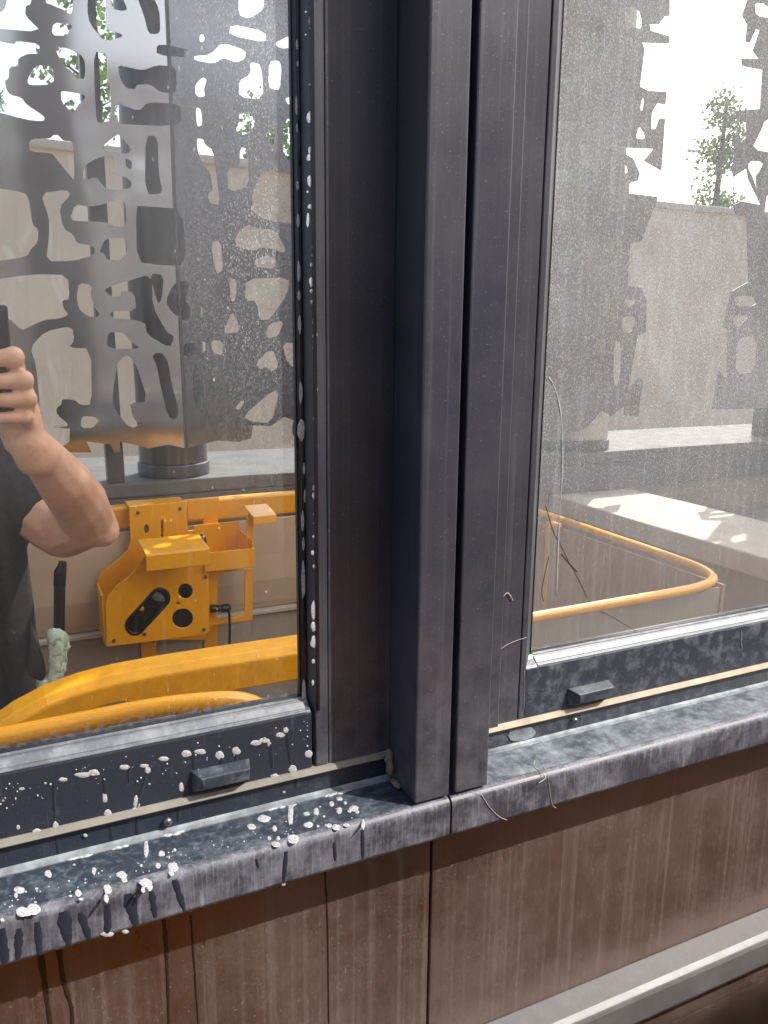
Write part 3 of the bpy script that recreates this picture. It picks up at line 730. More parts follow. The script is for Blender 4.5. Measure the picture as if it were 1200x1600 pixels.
# ---- trees behind the concrete wall
def tree(name, label, x, y, ztop, zcrown, rad, n, mat, leaf, seed, clumps=None, lean=0):
    rn = random.Random(seed)
    t = thing(name, label, 'tree', (x, y, -ZO), 'trees beyond the concrete wall')
    tb = B(); z0 = -ZO
    tube(tb, smooth_path([(x, y, z0), (x+.05, y, z0+(ztop-z0)*.35), (x+lean*.5, y+.03, z0+(ztop-z0)*.7), (x+lean, y, ztop-.05)], 1), [.09*rad+.05-(.08*rad+.04)*k/7 for k in range(8)], 8)
    cl = []
    for k in range(n):
        f = rn.random(); zz = zcrown+(ztop-zcrown)*f
        rr = rad*(math.sin(math.pi*min(1, .12+.88*(1-f)**.8))**.6)*.9
        a = rn.random()*6.283; q = rn.uniform(.25, 1)
        c = Vector((x+lean*f+math.cos(a)*rr*q, y+math.sin(a)*rr*q, zz+rn.uniform(-.1, .1)*rad)); cl.append(c)
        if k % 3 == 0:
            st = Vector((x+lean*f*.8, y, zz-.25*rad)); tube(tb, [st, (st+c)/2+Vector((0, 0, .03)), c], [.016*rad+.006, .01*rad+.004, .004], 5)
    obj('trunk', tb, M['bark'], t)
    cb = B()
    for c in cl:
        for _ in range(leaf[1]):
            d = Vector((rn.gauss(0, 1), rn.gauss(0, 1), rn.gauss(0, .8)))*leaf[2]
            p = c+d; u = Vector((rn.gauss(0, 1), rn.gauss(0, 1), rn.gauss(0, 1))).normalized(); v = u.orthogonal().normalized()
            s = leaf[0]*rn.uniform(.6, 1.3); e = leaf[3]
            vs = [cb.verts.new(p+u*s), cb.verts.new(p+v*s*e*.8+u*s*.2), cb.verts.new(p-u*s*.8), cb.verts.new(p-v*s*e*.8+u*s*.2)]
            cb.faces.new(vs)
    obj('crown', cb, mat, t)
    return t
ax, az = at(1100, 330, 6.5); bx_, bz = at(1120, 150, 6.5)
tree('maple_tree', 'slender young maple rising over the concrete wall in the dusty window\'s reflection', ax+.05, -6.5, bz+.02, az-.4, .30, 38, M['leaf'], (.024, 60, .075, .9), 3, lean=.15)
ax, az = at(130, 60, 8)
tree('maple_tree', 'tall loose maple behind the left screen in the washed window\'s reflection', ax, -8, az+1.3, az-1.0, .62, 44, M['leaf'], (.034, 34, .10, .9), 5)
ax, az = at(425, 215, 8)
tree('maple_tree', 'leafy maple beside the pane edge in the washed window\'s reflection', ax, -8, az+.28, az-.9, .42, 40, M['leaf'], (.034, 40, .10, .9), 8)
ax, az = at(-20, 175, 9)
tree('pine_tree', 'dark pine whose branch reaches in at the left edge of the reflection', ax-.25, -9, az+.25, az-1.2, .55, 60, M['needle'], (.05, 110, .07, .14), 9)

# ================================================================ LIFT BASKET (orange yellow rails)
VF, VB = .29, 1.08
ZR = at(830, 957, VF)[1]                       # height of the top of the rails
XS = at(1168, 903, VF)[0]                      # outer X of the side rail
bas = thing('lift_basket', 'orange yellow work platform with rails, reflected in both windows', 'lift basket', (.1, -.68, -ZO))
r_ = .0068
XJ = .40
def yl(name, path, r=r_, mat='yellow', sx=1., n=12, it=0, label=None):
    bm = B(); tube(bm, smooth_path(path, it) if it else path, r, n, sx=sx)
    o = obj(name, bm, M[mat], bas, label=label)
    for p in o.data.polygons: p.use_smooth = len(p.vertices) == 4
    return o
zc = ZR-r_
# right part: slim tube, rounded corners; front run, side run, back run to the bracket zone
yl('top_rail', [(XJ, -VF, zc), (XS-.13, -VF, zc), (XS-.05, -VF-.012, zc), (XS-.012, -VF-.05, zc), (XS, -VF-.13, zc), (XS, -VB+.1, zc), (XS-.02, -VB+.02, zc), (XS-.1, -VB, zc), (XJ+.3, -VB, zc)], it=2, label='slim rounded rail at the right of the basket')
# left part of the front: thick square bar whose end bends down
bm = B(); zt_ = at(300, 1036, VF)[1]; xa = at(150, 1062, VF)[0]
prof = lambda x, z, w, h: [Vector((x, -VF-w, z-h)), Vector((x, -VF+.004, z-h)), Vector((x, -VF+.004, z-.006)), Vector((x, -VF-.004, z)), Vector((x, -VF-w, z))]
pth = [(XJ+.02, zt_), (.12, zt_), (.075, zt_-.001), (.045, zt_-.004), (.015, zt_-.011), (-.012, zt_-.022), (-.035, zt_-.036), (-.052, zt_-.058), (-.060, zt_-.10), (-.062, zt_-.5)]
rings = []
for i, (x, z) in enumerate(pth):
    a = Vector(pth[max(0, i-1)]); c = Vector(pth[min(len(pth)-1, i+1)]); tdir = (c-a).normalized(); nrm = Vector((tdir.y, -tdir.x))
    if nrm.y < 0 and i < 5: nrm = -nrm
    if i >= 5 and nrm.x > 0: nrm = -nrm
    h = .036 if i < 2 else .026
    P = lambda off, y: bm.verts.new((x-nrm.x*off, y, z-nrm.y*off))
    rings.append([P(h, -VF-.034), P(h, -VF+.003), P(.007, -VF+.003), P(0, -VF-.006), P(0, -VF-.034)])
for a, c in zip(rings, rings[1:]):
    for k in range(5): bm.faces.new((a[k], a[(k+1) % 5], c[(k+1) % 5], c[k]))
bm.faces.new(rings[0]); bm.faces.new(rings[-1][::-1])
obj('front_bar', bm, M['yellow_worn'], bas, bevel=.002, label='thick scuffed square bar at the front left')
# entry hoop nearer the glass
VH = .235
hp = [at3(425, 1150, VH), at3(424, 1126, VH), at3(410, 1108, VH), at3(385, 1096, VH), at3(345, 1094, VH), at3(240, 1106, VH), at3(131, 1127, VH), at3(0, 1152, VH), at3(-120, 1172, VH)]
hp = [hp[0]+Vector((0, 0, -.5))]+hp
yl('entry_hoop', hp, .0088, it=2, label='thin hoop rail nearest the glass')
# back rail: flat-faced bar
zb0 = at(300, 783, VB)[1]
bm = B(); box(bm, -.75, .75, -VB-.03, -VB, zb0-.042, zb0); obj('back_rail', bm, M['yellow'], bas, bevel=.004)
# posts, mid rails, boards, added orange plates, floor
for x, y in ((.44, -VF-.02), (-.62, -VF-.02), (.62, -VB-.015), (XS, -.72), (-.72, -VB-.015), (-.72, -.6)):
    bm = B(); tube(bm, [(x, y, -1.40), (x, y, zc-.01)], .014, 12); o = obj('post', bm, M['yellow'], bas)
for pa in ([(XS, -VB+.02, -.9), (XS, -VF-.04, -.9)], [(-.72, -VB, -.9), (-.72, -VF-.04, -.9)], [(-.72, -VB, zc), (-.72, -VF-.04, zc)], [(-.72, -VF-.02, -.95), (XS, -VF-.02, -.95)], [(-.72, -VF-.02, -.70), (XS, -VF-.02, -.70)]):  # last run is an extra bar added for its orange reflection in the cladding
    yl('mid_rail_or_added_bar', pa)
zp0 = at(300, 850, 1.06)[1]; zp1 = at(300, 970, 1.06)[1]
bm = B()
prism(bm, [(-1.07, zb0-.045), (-1.066, zb0-.12), (-1.060, zb0-.17), (-1.062, zp1+.02), (-1.066, zp1+.006), (-1.075, zp1+.006), (-1.075, zb0-.045)], 'x', -.70, XS-.03)
obj('back_board', bm, M['board'], bas, bevel=.002)
bm = B(); box(bm, -.70, XS-.03, -1.078, -1.052, zp1-.004, zp1+.005); obj('board_edge', bm, M['board_pale'], bas, bevel=.002)
bm = B(); box(bm, -.70, XS-.03, -1.072, -1.064, -1.36, zp1-.005); obj('lower_board', bm, M['greyboard'], bas)
bm = B(); box(bm, XS-.012, XS-.006, -VB+.03, -VF-.03, -1.36, zc-.012); M['brownboard'] = flat('brown board', (.46, .28, .16), .6, 0, .15, 6, .1)
obj('side_board', bm, M['brownboard'], bas)
bm = B(); box(bm, XJ+.02, XS-.03, -VF-.022, -VF-.018, -1.36, zc-.010); obj('front_board', bm, M['greyboard'], bas)
for xa, xb, za, zb in ((.56, .88, -.82, -.56), (-.60, .20, -.92, -.50)):  # unseen orange plates, added for their blurred reflection in the brown cladding
    bm = B(); box(bm, xa, xb, -VF-.016, -VF-.010, za, zb); obj('reflection_plate', bm, M['yellow'], bas, bevel=.003)
bm = B(); box(bm, -.75, XS+.02, -VB-.03, -VF, -1.42, -1.385); obj('floor', bm, M['deck'], bas, bevel=.003)
bm = B(); box(bm, -.5, .7, -VB+.05, -VF-.1, -ZO+.002, -1.4205); obj('lift_mast', bm, M['deck'], bas, bevel=.01)

# ---- control bracket hanging on the back rail
br = thing('control_bracket', 'orange folded steel bracket with slots and round holes hanging on the back rail', 'bracket', (.22, -1.03, at(240, 1000, 1.03)[1]))
K = lambda pts: [(140+x/3.53, 760+y/3.53) for x, y in pts]
def Kc(x, y, rx, ry=None, rot=0, n=22): return [(140+a/3.53, 760+c/3.53) for a, c in circ(x, y, rx, ry or rx, n, rot)]
V1 = 1.045
back = K([(214, 108), (540, 78), (540, 172), (548, 240), (700, 240), (700, 345), (660, 500), (640, 850), (90, 850), (45, 800), (38, 520), (60, 470), (150, 400), (205, 350), (222, 300)])
obj('hanger_plate', plate(back, [Kc(313, 232, 14, 24), K([(395, 185), (408, 185), (408, 312), (398, 312)])], V1, .004), M['yellow'], br, bevel=.0012)
# folded top over the rail
bm = B(); xa, za = at(201, 791, V1); xb = at(292, 783, V1)[0]
box(bm, xa+.001, xb, -VB-.032, -V1-.0045, zb0+.001, zb0+.005); obj('hook_lip', bm, M['yellow'], br, bevel=.001)
V2 = .965
front = K([(85, 885), (78, 640), (95, 600), (150, 540), (240, 470), (275, 410), (300, 385), (660, 385), (668, 800), (640, 818), (400, 850)])
stad = []
for k in range(24):
    a = 2*math.pi*k/24; ox = 62 if math.cos(a-.0) >= 0 else -62
    stad.append((318+ox*1.0+46*math.cos(a), 686+46*math.sin(a)+(-ox*1.05)))
def stadium(cx, cyy, half, r, ang, n=12):
    c, s = math.cos(ang), math.sin(ang); out = []
    for sgn, a0 in ((1, -math.pi/2), (-1, math.pi/2)):
        for k in range(n+1):
            a = a0+math.pi*k/n; x = sgn*half+r*math.cos(a); y = r*math.sin(a)
            out.append((cx+x*c-y*s, cyy+x*s+y*c))
    return out
slot = stadium(318, 686, 104, 46, -R(47))
fholes = [K(slot), Kc(533, 573, 40, 41), Kc(517, 725, 58, 54), Kc(491, 641, 10)]
obj('front_plate', plate(front, fholes, V2, .004), M['yellow'], br, bevel=.0014)
def fold(name, x0px, x1px, ypx, v0, v1, zthick=.003, mat='yellow'):
    """horizontal flange between two depths at the height of a traced line"""
    xa, z = at(x0px, ypx, v0); xb, _ = at(x1px, ypx, v0)
    bm = B(); box(bm, xa, xb, -v1, -v0, z-zthick, z); return obj(name, bm, M[mat], br, bevel=.0008)
# side flange of the front plate (left, joins both plates)
xa, z0_ = at(162, 1008, V2); z1_ = at(163, 930, V2)[1]
bm = B(); box(bm, xa, xa+.003, -V1+.0005, -V2-.0045, z0_, z1_); obj('side_flange', bm, M['yellow'], br)
# sloping lid: bright top sheet with a deep front lip
xa, za = at(231, 868, .90); xb, _ = at(327, 860, .90); xt, zt2 = at(222, 853, V2+.012)
bm = B(); prism(bm, [(-V2-.02, zt2+.012), (-.90, za+.004), (-.898, za), (-.898, at(280, 886, .90)[1]), (-.901, at(280, 886, .90)[1]), (-.901, za-.003), (-V2-.02, zt2+.008)], 'x', xa-.004, xb+.002)
obj('lid', bm, M['yellow'], br, bevel=.0012)
# right side tray and frame
hb = K([(640, 365), (915, 340), (915, 440), (640, 470)])
obj('tray_front', plate(hb, [], V2-.01, .004), M['yellow'], br, bevel=.001)
xa, za = at(322, 862, V2-.01); xb, zb = at(399, 856, V2-.01)
bm = B(); box(bm, xa, xb, -V1+.002, -V2+.006, za-.034, za-.031); obj('tray_floor', bm, M['yellow'], br)
bm = B(); box(bm, xb-.004, xb-.001, -V1+.002, -V2+.0055, za-.030, za+.012); obj('tray_side', bm, M['yellow'], br)
bm = B(); box(bm, xa, xb-.005, -V1-.001, -V1+.002, za-.030, za+.030); obj('tray_back', bm, M['yellow'], br)
obj('upright_strap', plate(K([(632, 165), (712, 165), (712, 1010), (640, 1010)]), [], V1+.012, .005), M['yellow'], br, bevel=.001)
obj('side_frame', plate(K([(655, 470), (905, 450), (905, 735), (655, 770)]), [K([(718, 478), (862, 458), (862, 700), (730, 742), (700, 700)])], V2+.03, .004), M['yellow'], br, bevel=.001)
obj('left_strap', plate(K([(280, 850), (368, 845), (376, 1060), (290, 1060)]), [], V1+.01, .005), M['yellow'], br, bevel=.001)
obj('cross_tab', plate(K([(545, 78), (715, 66), (712, 175), (548, 175)]), [K([(560, 178), (561, 176), (562, 178)])], V1+.002, .003), M['yellow'], br)
# hook tab on the right
xa, za = at(388, 799, V2+.02); xb, _ = at(418, 797, V2+.02)
bm = B(); prism(bm, [(-V2-.05, za+.005), (-V2+.012, za-.004), (-V2+.014, za-.018), (-V2+.011, za-.018), (-V2+.009, za-.007), (-V2-.05, za+.002)], 'x', xa, xb+.008)
obj('hook_tab', bm, M['yellow'], br, bevel=.0008)
obj('hook_stem', plate(K([(868, 150), (905, 150), (905, 345), (868, 345)]), [], V2+.012, .004), M['yellow'], br, bevel=.0008)
# black rubber rim in the slot, plug, grommets, cable
bm = B(); sp_ = [at3(x, y, V2+.0005) for x, y in K(stadium(318, 686, 104, 50, -R(47)))]; tube(bm, sp_, .0032, 8, close=True)
obj('slot_rim', bm, M['black'], br, smooth=True)
ct = [at(x, y, V2+.016) for x, y in K(stadium(318, 686, 104, 46, -R(47)))]
bm = cutplate(B(), ct, [], lambda p: (p[0], -V2-.014, p[1]), lambda p: (p[0], -V2-.02, p[1])); obj('slot_backing', bm, M['black'], br)
bm = B(); c = at3(140+375/3.53, 760+605/3.53, V2+.006); bmesh.ops.create_icosphere(bm, subdivisions=3, radius=1, matrix=Matrix.Translation(c) @ Matrix.Rotation(R(35), 4, 'Y') @ Matrix.Diagonal((.016, .006, .008, 1)))
for v in bm.verts: v.co += noise.noise_vector(v.co*90)*.003
obj('clear_plug', bm, M['cap'], br, smooth=True)
bm = B(); c = at3(140+280/3.53, 760+670/3.53, V2+.008); bmesh.ops.create_icosphere(bm, subdivisions=2, radius=1, matrix=Matrix.Translation(c) @ Matrix.Diagonal((.006, .004, .005, 1)))
obj('yellow_toggle', bm, M['yellow'], br, smooth=True)
for (hx, hy, hr) in ((533, 573, 44), (517, 725, 62)):
    ct = [at(x, y, V2+.012) for x, y in Kc(hx, hy, hr)]
    bm = cutplate(B(), ct, [], lambda p: (p[0], -V2-.010, p[1]), lambda p: (p[0], -V2-.014, p[1])); obj('hole_backing', bm, M['black'], br)
    for q in range(4 if hr < 50 else 0):
        a = at3(140+(hx-34)/3.53, 760+(hy-24+q*16)/3.53, V2+.008); c = at3(140+(hx+34)/3.53, 760+(hy-24+q*16)/3.53, V2+.008)
        bm = B(); tube(bm, [a, c], .0012, 6); obj('grille_bar', bm, M['rubber'], br)
for bx, by in ((225, 990), (320, 983), (176, 1000), (322, 900), (340, 868), (386, 864), (215, 800), (282, 794)):
    bm = B(); c = at3(bx, by, V2 if by > 850 else V1); tube(bm, [c, c+Vector((0, .004, 0))], .0032, 6); obj('bolt', bm, M['screw'], br)
bm = B(); c = at3(314, 843, V2+.02); bmesh.ops.create_icosphere(bm, subdivisions=3, radius=1, matrix=Matrix.Translation(c) @ Matrix.Diagonal((.012, .012, .010, 1)))
for v in bm.verts: v.co += noise.noise_vector(v.co*120)*.003
obj('knob', bm, M['black'], br, smooth=True)
bm = B(); a = at3(331, 950, V2+.012); c = at3(362, 949, V2+.012)
tube(bm, [a, a.lerp(c, .25), a.lerp(c, .3), a.lerp(c, .5), a.lerp(c, .55), a.lerp(c, .9), c], [.008, .008, .0065, .0065, .008, .008, .005], 14); obj('cable_gland', bm, M['black'], br)
bm = B(); e0 = at3(360, 955, V2+.012); tube(bm, smooth_path([e0, at3(361, 975, V2+.012), at3(360, 1035, V2+.012), at3(360, 1100, V2+.012)+Vector((0, 0, -.3))], 1), .0024, 8); obj('cable', bm, M['black'], br)

# ================================================================ PERSON holding the phone
def ball(bm, c, r, sc3=(1, 1, 1), rot=None, sub=3):
    mx = Matrix.Translation(c) @ (rot.to_matrix().to_4x4() if rot else Matrix.Identity(4)) @ Matrix.Diagonal((r*sc3[0], r*sc3[1], r*sc3[2], 1))
    bmesh.ops.create_icosphere(bm, subdivisions=sub, radius=1, matrix=mx)
def limb(bm, pts, rad, sub=3, flat_=1., ax=None):
    """chain of rounded tapering segments"""
    for (a, b_), (ra, rb) in zip(zip(pts, pts[1:]), zip(rad, rad[1:])):
        a = Vector(a); b_ = Vector(b_); n = max(2, int((b_-a).length/(min(ra, rb)*.22)))
        for k in range(n+1):
            f = k/n; ball(bm, a.lerp(b_, f), ra+(rb-ra)*f, sub=2)
def fuse(name, bm, mat, parent, voxel, smooth_it=4, factor=.5):
    o = obj(name, bm, mat, parent)
    r = o.modifiers.new('remesh', 'REMESH'); r.mode = 'VOXEL'; r.voxel_size = voxel; r.use_smooth_shade = True
    s = o.modifiers.new('smooth', 'SMOOTH'); s.iterations = smooth_it; s.factor = factor
    bpy.context.view_layer.update()
    dg = bpy.context.evaluated_depsgraph_get()
    me = bpy.data.meshes.new_from_object(o.evaluated_get(dg)); o.modifiers.clear()
    me.materials.clear(); me.materials.append(mat); o.data = me
    for p in me.polygons: p.use_smooth = True
    return o
per = thing('person', 'person in black holding up a phone, bare forearm raised, reflected at the left edge', 'person', (-.165, -.74, -1.385))
HV = .455
def h(px, py, v): return at3(px, py, v)
bd = B()
elbow = h(136, 814, .635); wrist = h(50, 700, .495); mid = h(99, 752, .55)
# right arm
limb(bd, [h(-20, 705, .74), h(50, 790, .72), h(98, 826, .68), elbow], [.050, .044, .040, .035])
limb(bd, [h(146, 820, .638), h(158, 828, .634)], [.030, .023])
limb(bd, [elbow, h(123, 785, .60), mid, h(75, 724, .52), wrist], [.034, .0350, .0310, .0258, .0232])
ball(bd, h(58, 712, .500), .0245)
# palm
PIPs = [h(20, 558, HV-.006), h(36, 594, HV-.006), h(43, 624, HV-.004), h(39, 652, HV)]
TIPs = [h(-24, 562, HV), h(-26, 597, HV), h(-24, 627, HV+.001), h(-14, 654, HV+.003)]
DIPs = [a.lerp(b_, .52)+Vector((0, .003, 0)) for a, b_ in zip(PIPs, TIPs)]
MCPs = [h(26, 592, HV+.034), h(36, 618, HV+.036), h(41, 640, HV+.034), h(43, 664, HV+.030)]
FR = [.0098, .0094, .0086, .0076]
palm_lo = h(42, 690, .490)
for k, mc in enumerate(MCPs): limb(bd, [mc, wrist.lerp(palm_lo, .5)], [.0125, .0185])
limb(bd, [MCPs[0], MCPs[3]], [.012, .012]); limb(bd, [palm_lo, wrist], [.020, .0235])
ball(bd, h(20, 665, .492), .017); ball(bd, h(28, 640, .49), .017)
for a, b_, c, e, r in zip(MCPs, PIPs, DIPs, TIPs, FR):
    limb(bd, [a, b_, c, e], [r*1.05, r*1.04, r*.92, r*.80])
    ball(bd, b_, r*1.13)
# thumb along the viewer's side of the phone
limb(bd, [h(28, 690, .498), h(8, 655, .505), h(-14, 628, .497), h(-28, 610, .490)], [.0165, .0128, .0112, .0090])
# torso core, neck, head
arm_bm = bd; bd = B()
limb(bd, [(-.07, -.745, -.16), h(-20, 705, .74)], [.05, .050])
for sx in (-1, 1):
    limb(bd, [(-.165+sx*.085, -.745, -.20), (-.165+sx*.075, -.74, -.42), (-.165+sx*.08, -.745, -.62)], [.085, .082, .092])
limb(bd, [(-.34, -.745, -.165), (-.0, -.745, -.165)], [.045, .045])
limb(bd, [(-.175, -.74, -.17), (-.178, -.725, -.05), (-.178, -.715, .0)], [.058, .052, .052])
HC = Vector((-.18, -.70, .085))
ball(bd, HC+Vector((0, -.012, .028)), .088, (.86, 1.08, .98)); ball(bd, HC+Vector((0, .018, -.035)), .064, (.86, 1., 1.08)); ball(bd, HC+Vector((0, .045, -.085)), .024, (1.1, .9, .7))
limb(bd, [HC+Vector((0, .082, .012)), HC+Vector((0, .101, -.026))], [.009, .014])
for sx in (-1, 1):
    ball(bd, HC+Vector((sx*.011, .094, -.030)), .009); ball(bd, HC+Vector((sx*.078, -.008, -.005)), .020, (.32, .75, 1.35)); ball(bd, HC+Vector((sx*.045, .055, -.03)), .028)
    limb(bd, [HC+Vector((sx*.015, .083, .028)), HC+Vector((sx*.05, .068, .028))], [.009, .009])
for dz, r in ((-.058, .0075), (-.068, .0085)): limb(bd, [HC+Vector((-.02, .070, dz)), HC+Vector((0, .078, dz)), HC+Vector((.02, .070, dz))], [r*.6, r, r*.6])
# left arm hanging, hand resting half closed
limb(bd, [(-.345, -.745, -.19), (-.40, -.76, -.44)], [.050, .040]); limb(bd, [(-.40, -.76, -.44), (-.385, -.70, -.57), (-.37, -.65, -.655)], [.040, .036, .025])
lp = Vector((-.366, -.632, -.70)); limb(bd, [(-.37, -.65, -.655), lp], [.024, .026])
for k in range(4):
    a = lp+Vector((-.030+.020*k, .012, -.022)); limb(bd, [a, a+Vector((0, .008, -.035-.003*(k in (1, 2)))), a+Vector((.004, -.012, -.055))], [.0105, .0095, .008])
limb(bd, [lp+Vector((.024, .004, .012)), lp+Vector((.045, .018, -.014)), lp+Vector((.046, .020, -.040))], [.014, .0115, .009])
# legs
for sx in (-1, 1):
    limb(bd, [(-.165+sx*.085, -.745, -.62), (-.165+sx*.09, -.74, -.98), (-.165+sx*.095, -.76, -1.31)], [.088, .056, .038])
    limb(bd, [(-.165+sx*.095, -.775, -1.345), (-.165+sx*.11, -.63, -1.36)], [.034, .024])
arm_o = fuse('arm', arm_bm, M['skin'], per, .0019, 14, .5)
body = fuse('body', bd, M['skin'], per, .0055, 3, .5)
jb_ = B(); jb_.from_mesh(body.data); jb_.from_mesh(arm_o.data); jb_.to_mesh(body.data); jb_.free()
bpy.data.objects.remove(arm_o)
for p in body.data.polygons: p.use_smooth = True
# eyes, nails
for sx in (-1, 1):
    e = B(); ball(e, HC+Vector((sx*.031, .066, .008)), .0125); eo = obj('eye', e, M['foam'], per, smooth=True)
    e = B(); ball(e, HC+Vector((sx*.031, .0765, .007)), .0045); obj('pupil', e, M['black'], eo, smooth=True)
hb_ = B(); ball(hb_, HC+Vector((0, -.022, .040)), .098, (.90, 1.06, .92))
for v in list(hb_.verts):
    if v.co.y > HC.y+.055-.8*max(0, v.co.z-HC.z-.05) or v.co.z < HC.z-.045: pass
for v in hb_.verts:
    if v.co.y > HC.y+.05 and v.co.z < HC.z+.07: v.co = HC+(v.co-HC)*.72
    if v.co.z < HC.z-.04: v.co = HC+(v.co-HC)*.8
    v.co += noise.noise_vector(v.co*60)*.005
obj('hair', hb_, M['hair'], per, smooth=True)
# shirt with short sleeves
st = B()
for sx in (-1, 1):
    limb(st, [(-.165+sx*.090, -.745, -.215), (-.165+sx*.092, -.74, -.42), (-.165+sx*.100, -.745, -.66)], [.096, .100, .108])
limb(st, [(-.33, -.745, -.165), (-.02, -.745, -.165)], [.056, .056])
limb(st, [(-.21, -.745, -.150), (-.13, -.745, -.150)], [.062, .062])
limb(st, [h(-28, 706, .745), h(12, 752, .735), h(36, 776, .728)], [.062, .064, .062])
limb(st, [(-.345, -.745, -.18), (-.385, -.757, -.36)], [.062, .060])
for sx in (-.06, .02, .07): limb(st, [(-.12+sx, -.655, -.30), (-.10+sx, -.650, -.5), (-.08+sx, -.655, -.64)], [.014, .018, .014])
fuse('shirt', st, M['shirt'], per, .005, 12)
tr_ = B()
for sx in (-1, 1):
    limb(tr_, [(-.165+sx*.086, -.745, -.66), (-.165+sx*.092, -.742, -.98), (-.165+sx*.097, -.76, -1.33)], [.108, .078, .060])
fuse('trousers', tr_, M['trouser'], per, .006, 3)
for sx in (-1, 1):
    sb_ = B(); limb(sb_, [(-.165+sx*.097, -.78, -1.345), (-.165+sx*.112, -.60, -1.350)], [.040, .036])
    for v in sb_.verts: v.co.z = max(v.co.z, -1.384)
    fuse('shoe', sb_, M['black'], per, .005, 3)
# pouch at the hip with its flap
pb = B(); q = [h(48, 985, .60), h(60, 1010, .60), h(72, 1052, .60), h(66, 1066, .60), h(45, 1058, .60), h(42, 1040, .60)]
c0 = sum(q, Vector())/6
vs1 = [pb.verts.new(p) for p in q]; vs2 = [pb.verts.new(p+Vector((0, -.05, 0))) for p in q]
pb.faces.new(vs1); pb.faces.new(vs2[::-1])
for i in range(6): pb.faces.new((vs1[i], vs2[i], vs2[(i+1) % 6], vs1[(i+1) % 6]))
obj('pouch_flap', pb, M['apron'], per, bevel=.004)
# phone
xr, ztp = at(10, 476, .462)
pt = thing('phone', 'black phone held upright in the reflected person\'s hand', 'phone', (xr-.036, -.466, ztp-.116))
b = B(); box(b, xr-.074, xr, -.470, -.462, ztp-.116, ztp); o = obj('phone_body', b, M['phone'], pt, bevel=.003, seg=4)
b = B(); box(b, -.024, xr-.003, -.4618, -.4595, -.016, ztp-.004); lb = obj('camera_island', b, M['phone'], pt, bevel=.001)
b = B(); tube(b, [(0, -.4594, 0), (0, -.4530, 0)], .0055, 24); obj('lens_ring', b, M['black'], lb, bevel=.0005)
# squeegee handle and fleece washer at the hip
sq = thing('squeegee', 'black squeegee handle hanging upright beside the person\'s hip', 'squeegee', tuple(h(90, 1085, .62)))
b = B(); tube(b, [h(92, 915, .62), h(91, 1000, .62), h(88, 1120, .62)], .0068, 14); obj('shaft', b, M['black'], sq)
b = B(); tube(b, [h(97, 877, .62), h(96, 884, .62), h(93, 893, .62), h(92, 914, .62)], [.0060, .0070, .0095, .0090], 14, sx=.8); obj('grip', b, M['phone'], sq)
fl = B(); pa = [h(84, 990, .605), h(91, 1000, .605), h(90, 1030, .605), h(84, 1062, .605), h(74, 1085, .605)]
limb(fl, pa, [.0085, .0125, .0105, .0095, .0100]); limb(fl, [h(70, 1065, .61), h(80, 1090, .61)], [.010, .012]); 
for v in fl.verts: v.co += noise.noise_vector(v.co*160)*.0045
o = fuse('window_washer', fl, M['fleece'], None, .0020, 1) if False else None
tag(obj('window_washer', fl, M['fleece'], smooth=True), 'pale green fleece washer hanging at the person\'s hip', 'window washer', kind='thing')

# ================================================================ FOAM, WATER, COBWEBS on the facade
fr = random.Random(5)
def onplane(px, py, where):
    """frame face, sill top or fascia under that pixel; returns point, in-plane axes, pixels->metres scale"""
    if where == 'frame': y = YF; x, z = at(px, py, y); return Vector((x, y, z)), Vector((1, 0, 0)), Vector((0, 0, 1)), Vector((0, -1, 0))
    if where == 'lower': y = YF+.0012; x, z = at(px, py, y); return Vector((x, y, z)), Vector((1, 0, 0)), Vector((0, 0, 1)), Vector((0, -1, 0))
    if where == 'bead': y = -.0046; x, z = at(px, py, y); return Vector((x, y, z)), Vector((1, 0, 0)), Vector((0, 0, 1)), Vector((0, -1, 0))
    if where == 'sill': x, y = onz(px, py, -.2898); return Vector((x, y, -.2896-(-y-.0150)*.028)), Vector((1, 0, 0)), Vector((0, 1, 0)), Vector((0, 0, 1))
    y = -.0500; x, z = at(px, py, y); return Vector((x, y, z)), Vector((1, 0, 0)), Vector((0, 0, 1)), Vector((0, -1, 0))
def foam(px, py, w_, h_, where, label, group):
    p, u, v, n = onplane(px, py, where)
    e = .5
    pu = onplane(px+e, py, where)[0]-p; pv = onplane(px, py-e, where)[0]-p
    mxx = B(); bmesh.ops.create_icosphere(mxx, subdivisions=3, radius=1)
    # screen half sizes -> in-plane half sizes
    k = 1.0
    a = pu/e*w_/2*k; b_ = pv/e*h_/2*k
    th = min(a.length, b_.length)*.16; th = min(th, .00035)
    sd = fr.random()*50
    for vv in mxx.verts:
        c = vv.co.copy(); q = 1+.30*noise.noise(Vector((c.x*1.1+sd, c.y*1.1, 0)))
        if c.z < -.2: c.z = -.2
        vv.co = p + a*c.x*q + b_*c.y*q + n*(c.z*th*(1+.25*noise.noise(Vector((c.x*2+sd, c.y*2, 3)))))
    return tag(obj('foam_blob', mxx, M['foam'], smooth=True), label, 'soap foam', group, 'thing')
ORD = 'first second third fourth fifth sixth seventh eighth ninth tenth'.split()
def ordinal(n):
    if n <= 10: return ORD[n-1]
    return '%d%s' % (n, 'th' if 10 < n % 100 < 14 else {1: 'st', 2: 'nd', 3: 'rd'}.get(n % 10, 'th'))
def line_of_foam(lst, where, text, group, key):
    for i, s_ in enumerate(sorted(lst, key=lambda q: q[key])): foam(*s_, where, text % ordinal(i+1), group)
def cv(lst, ox, oy): return [(ox+x/2.4, oy+y/2.4, a/2.4, b_/2.4) for x, y, a, b_ in lst]
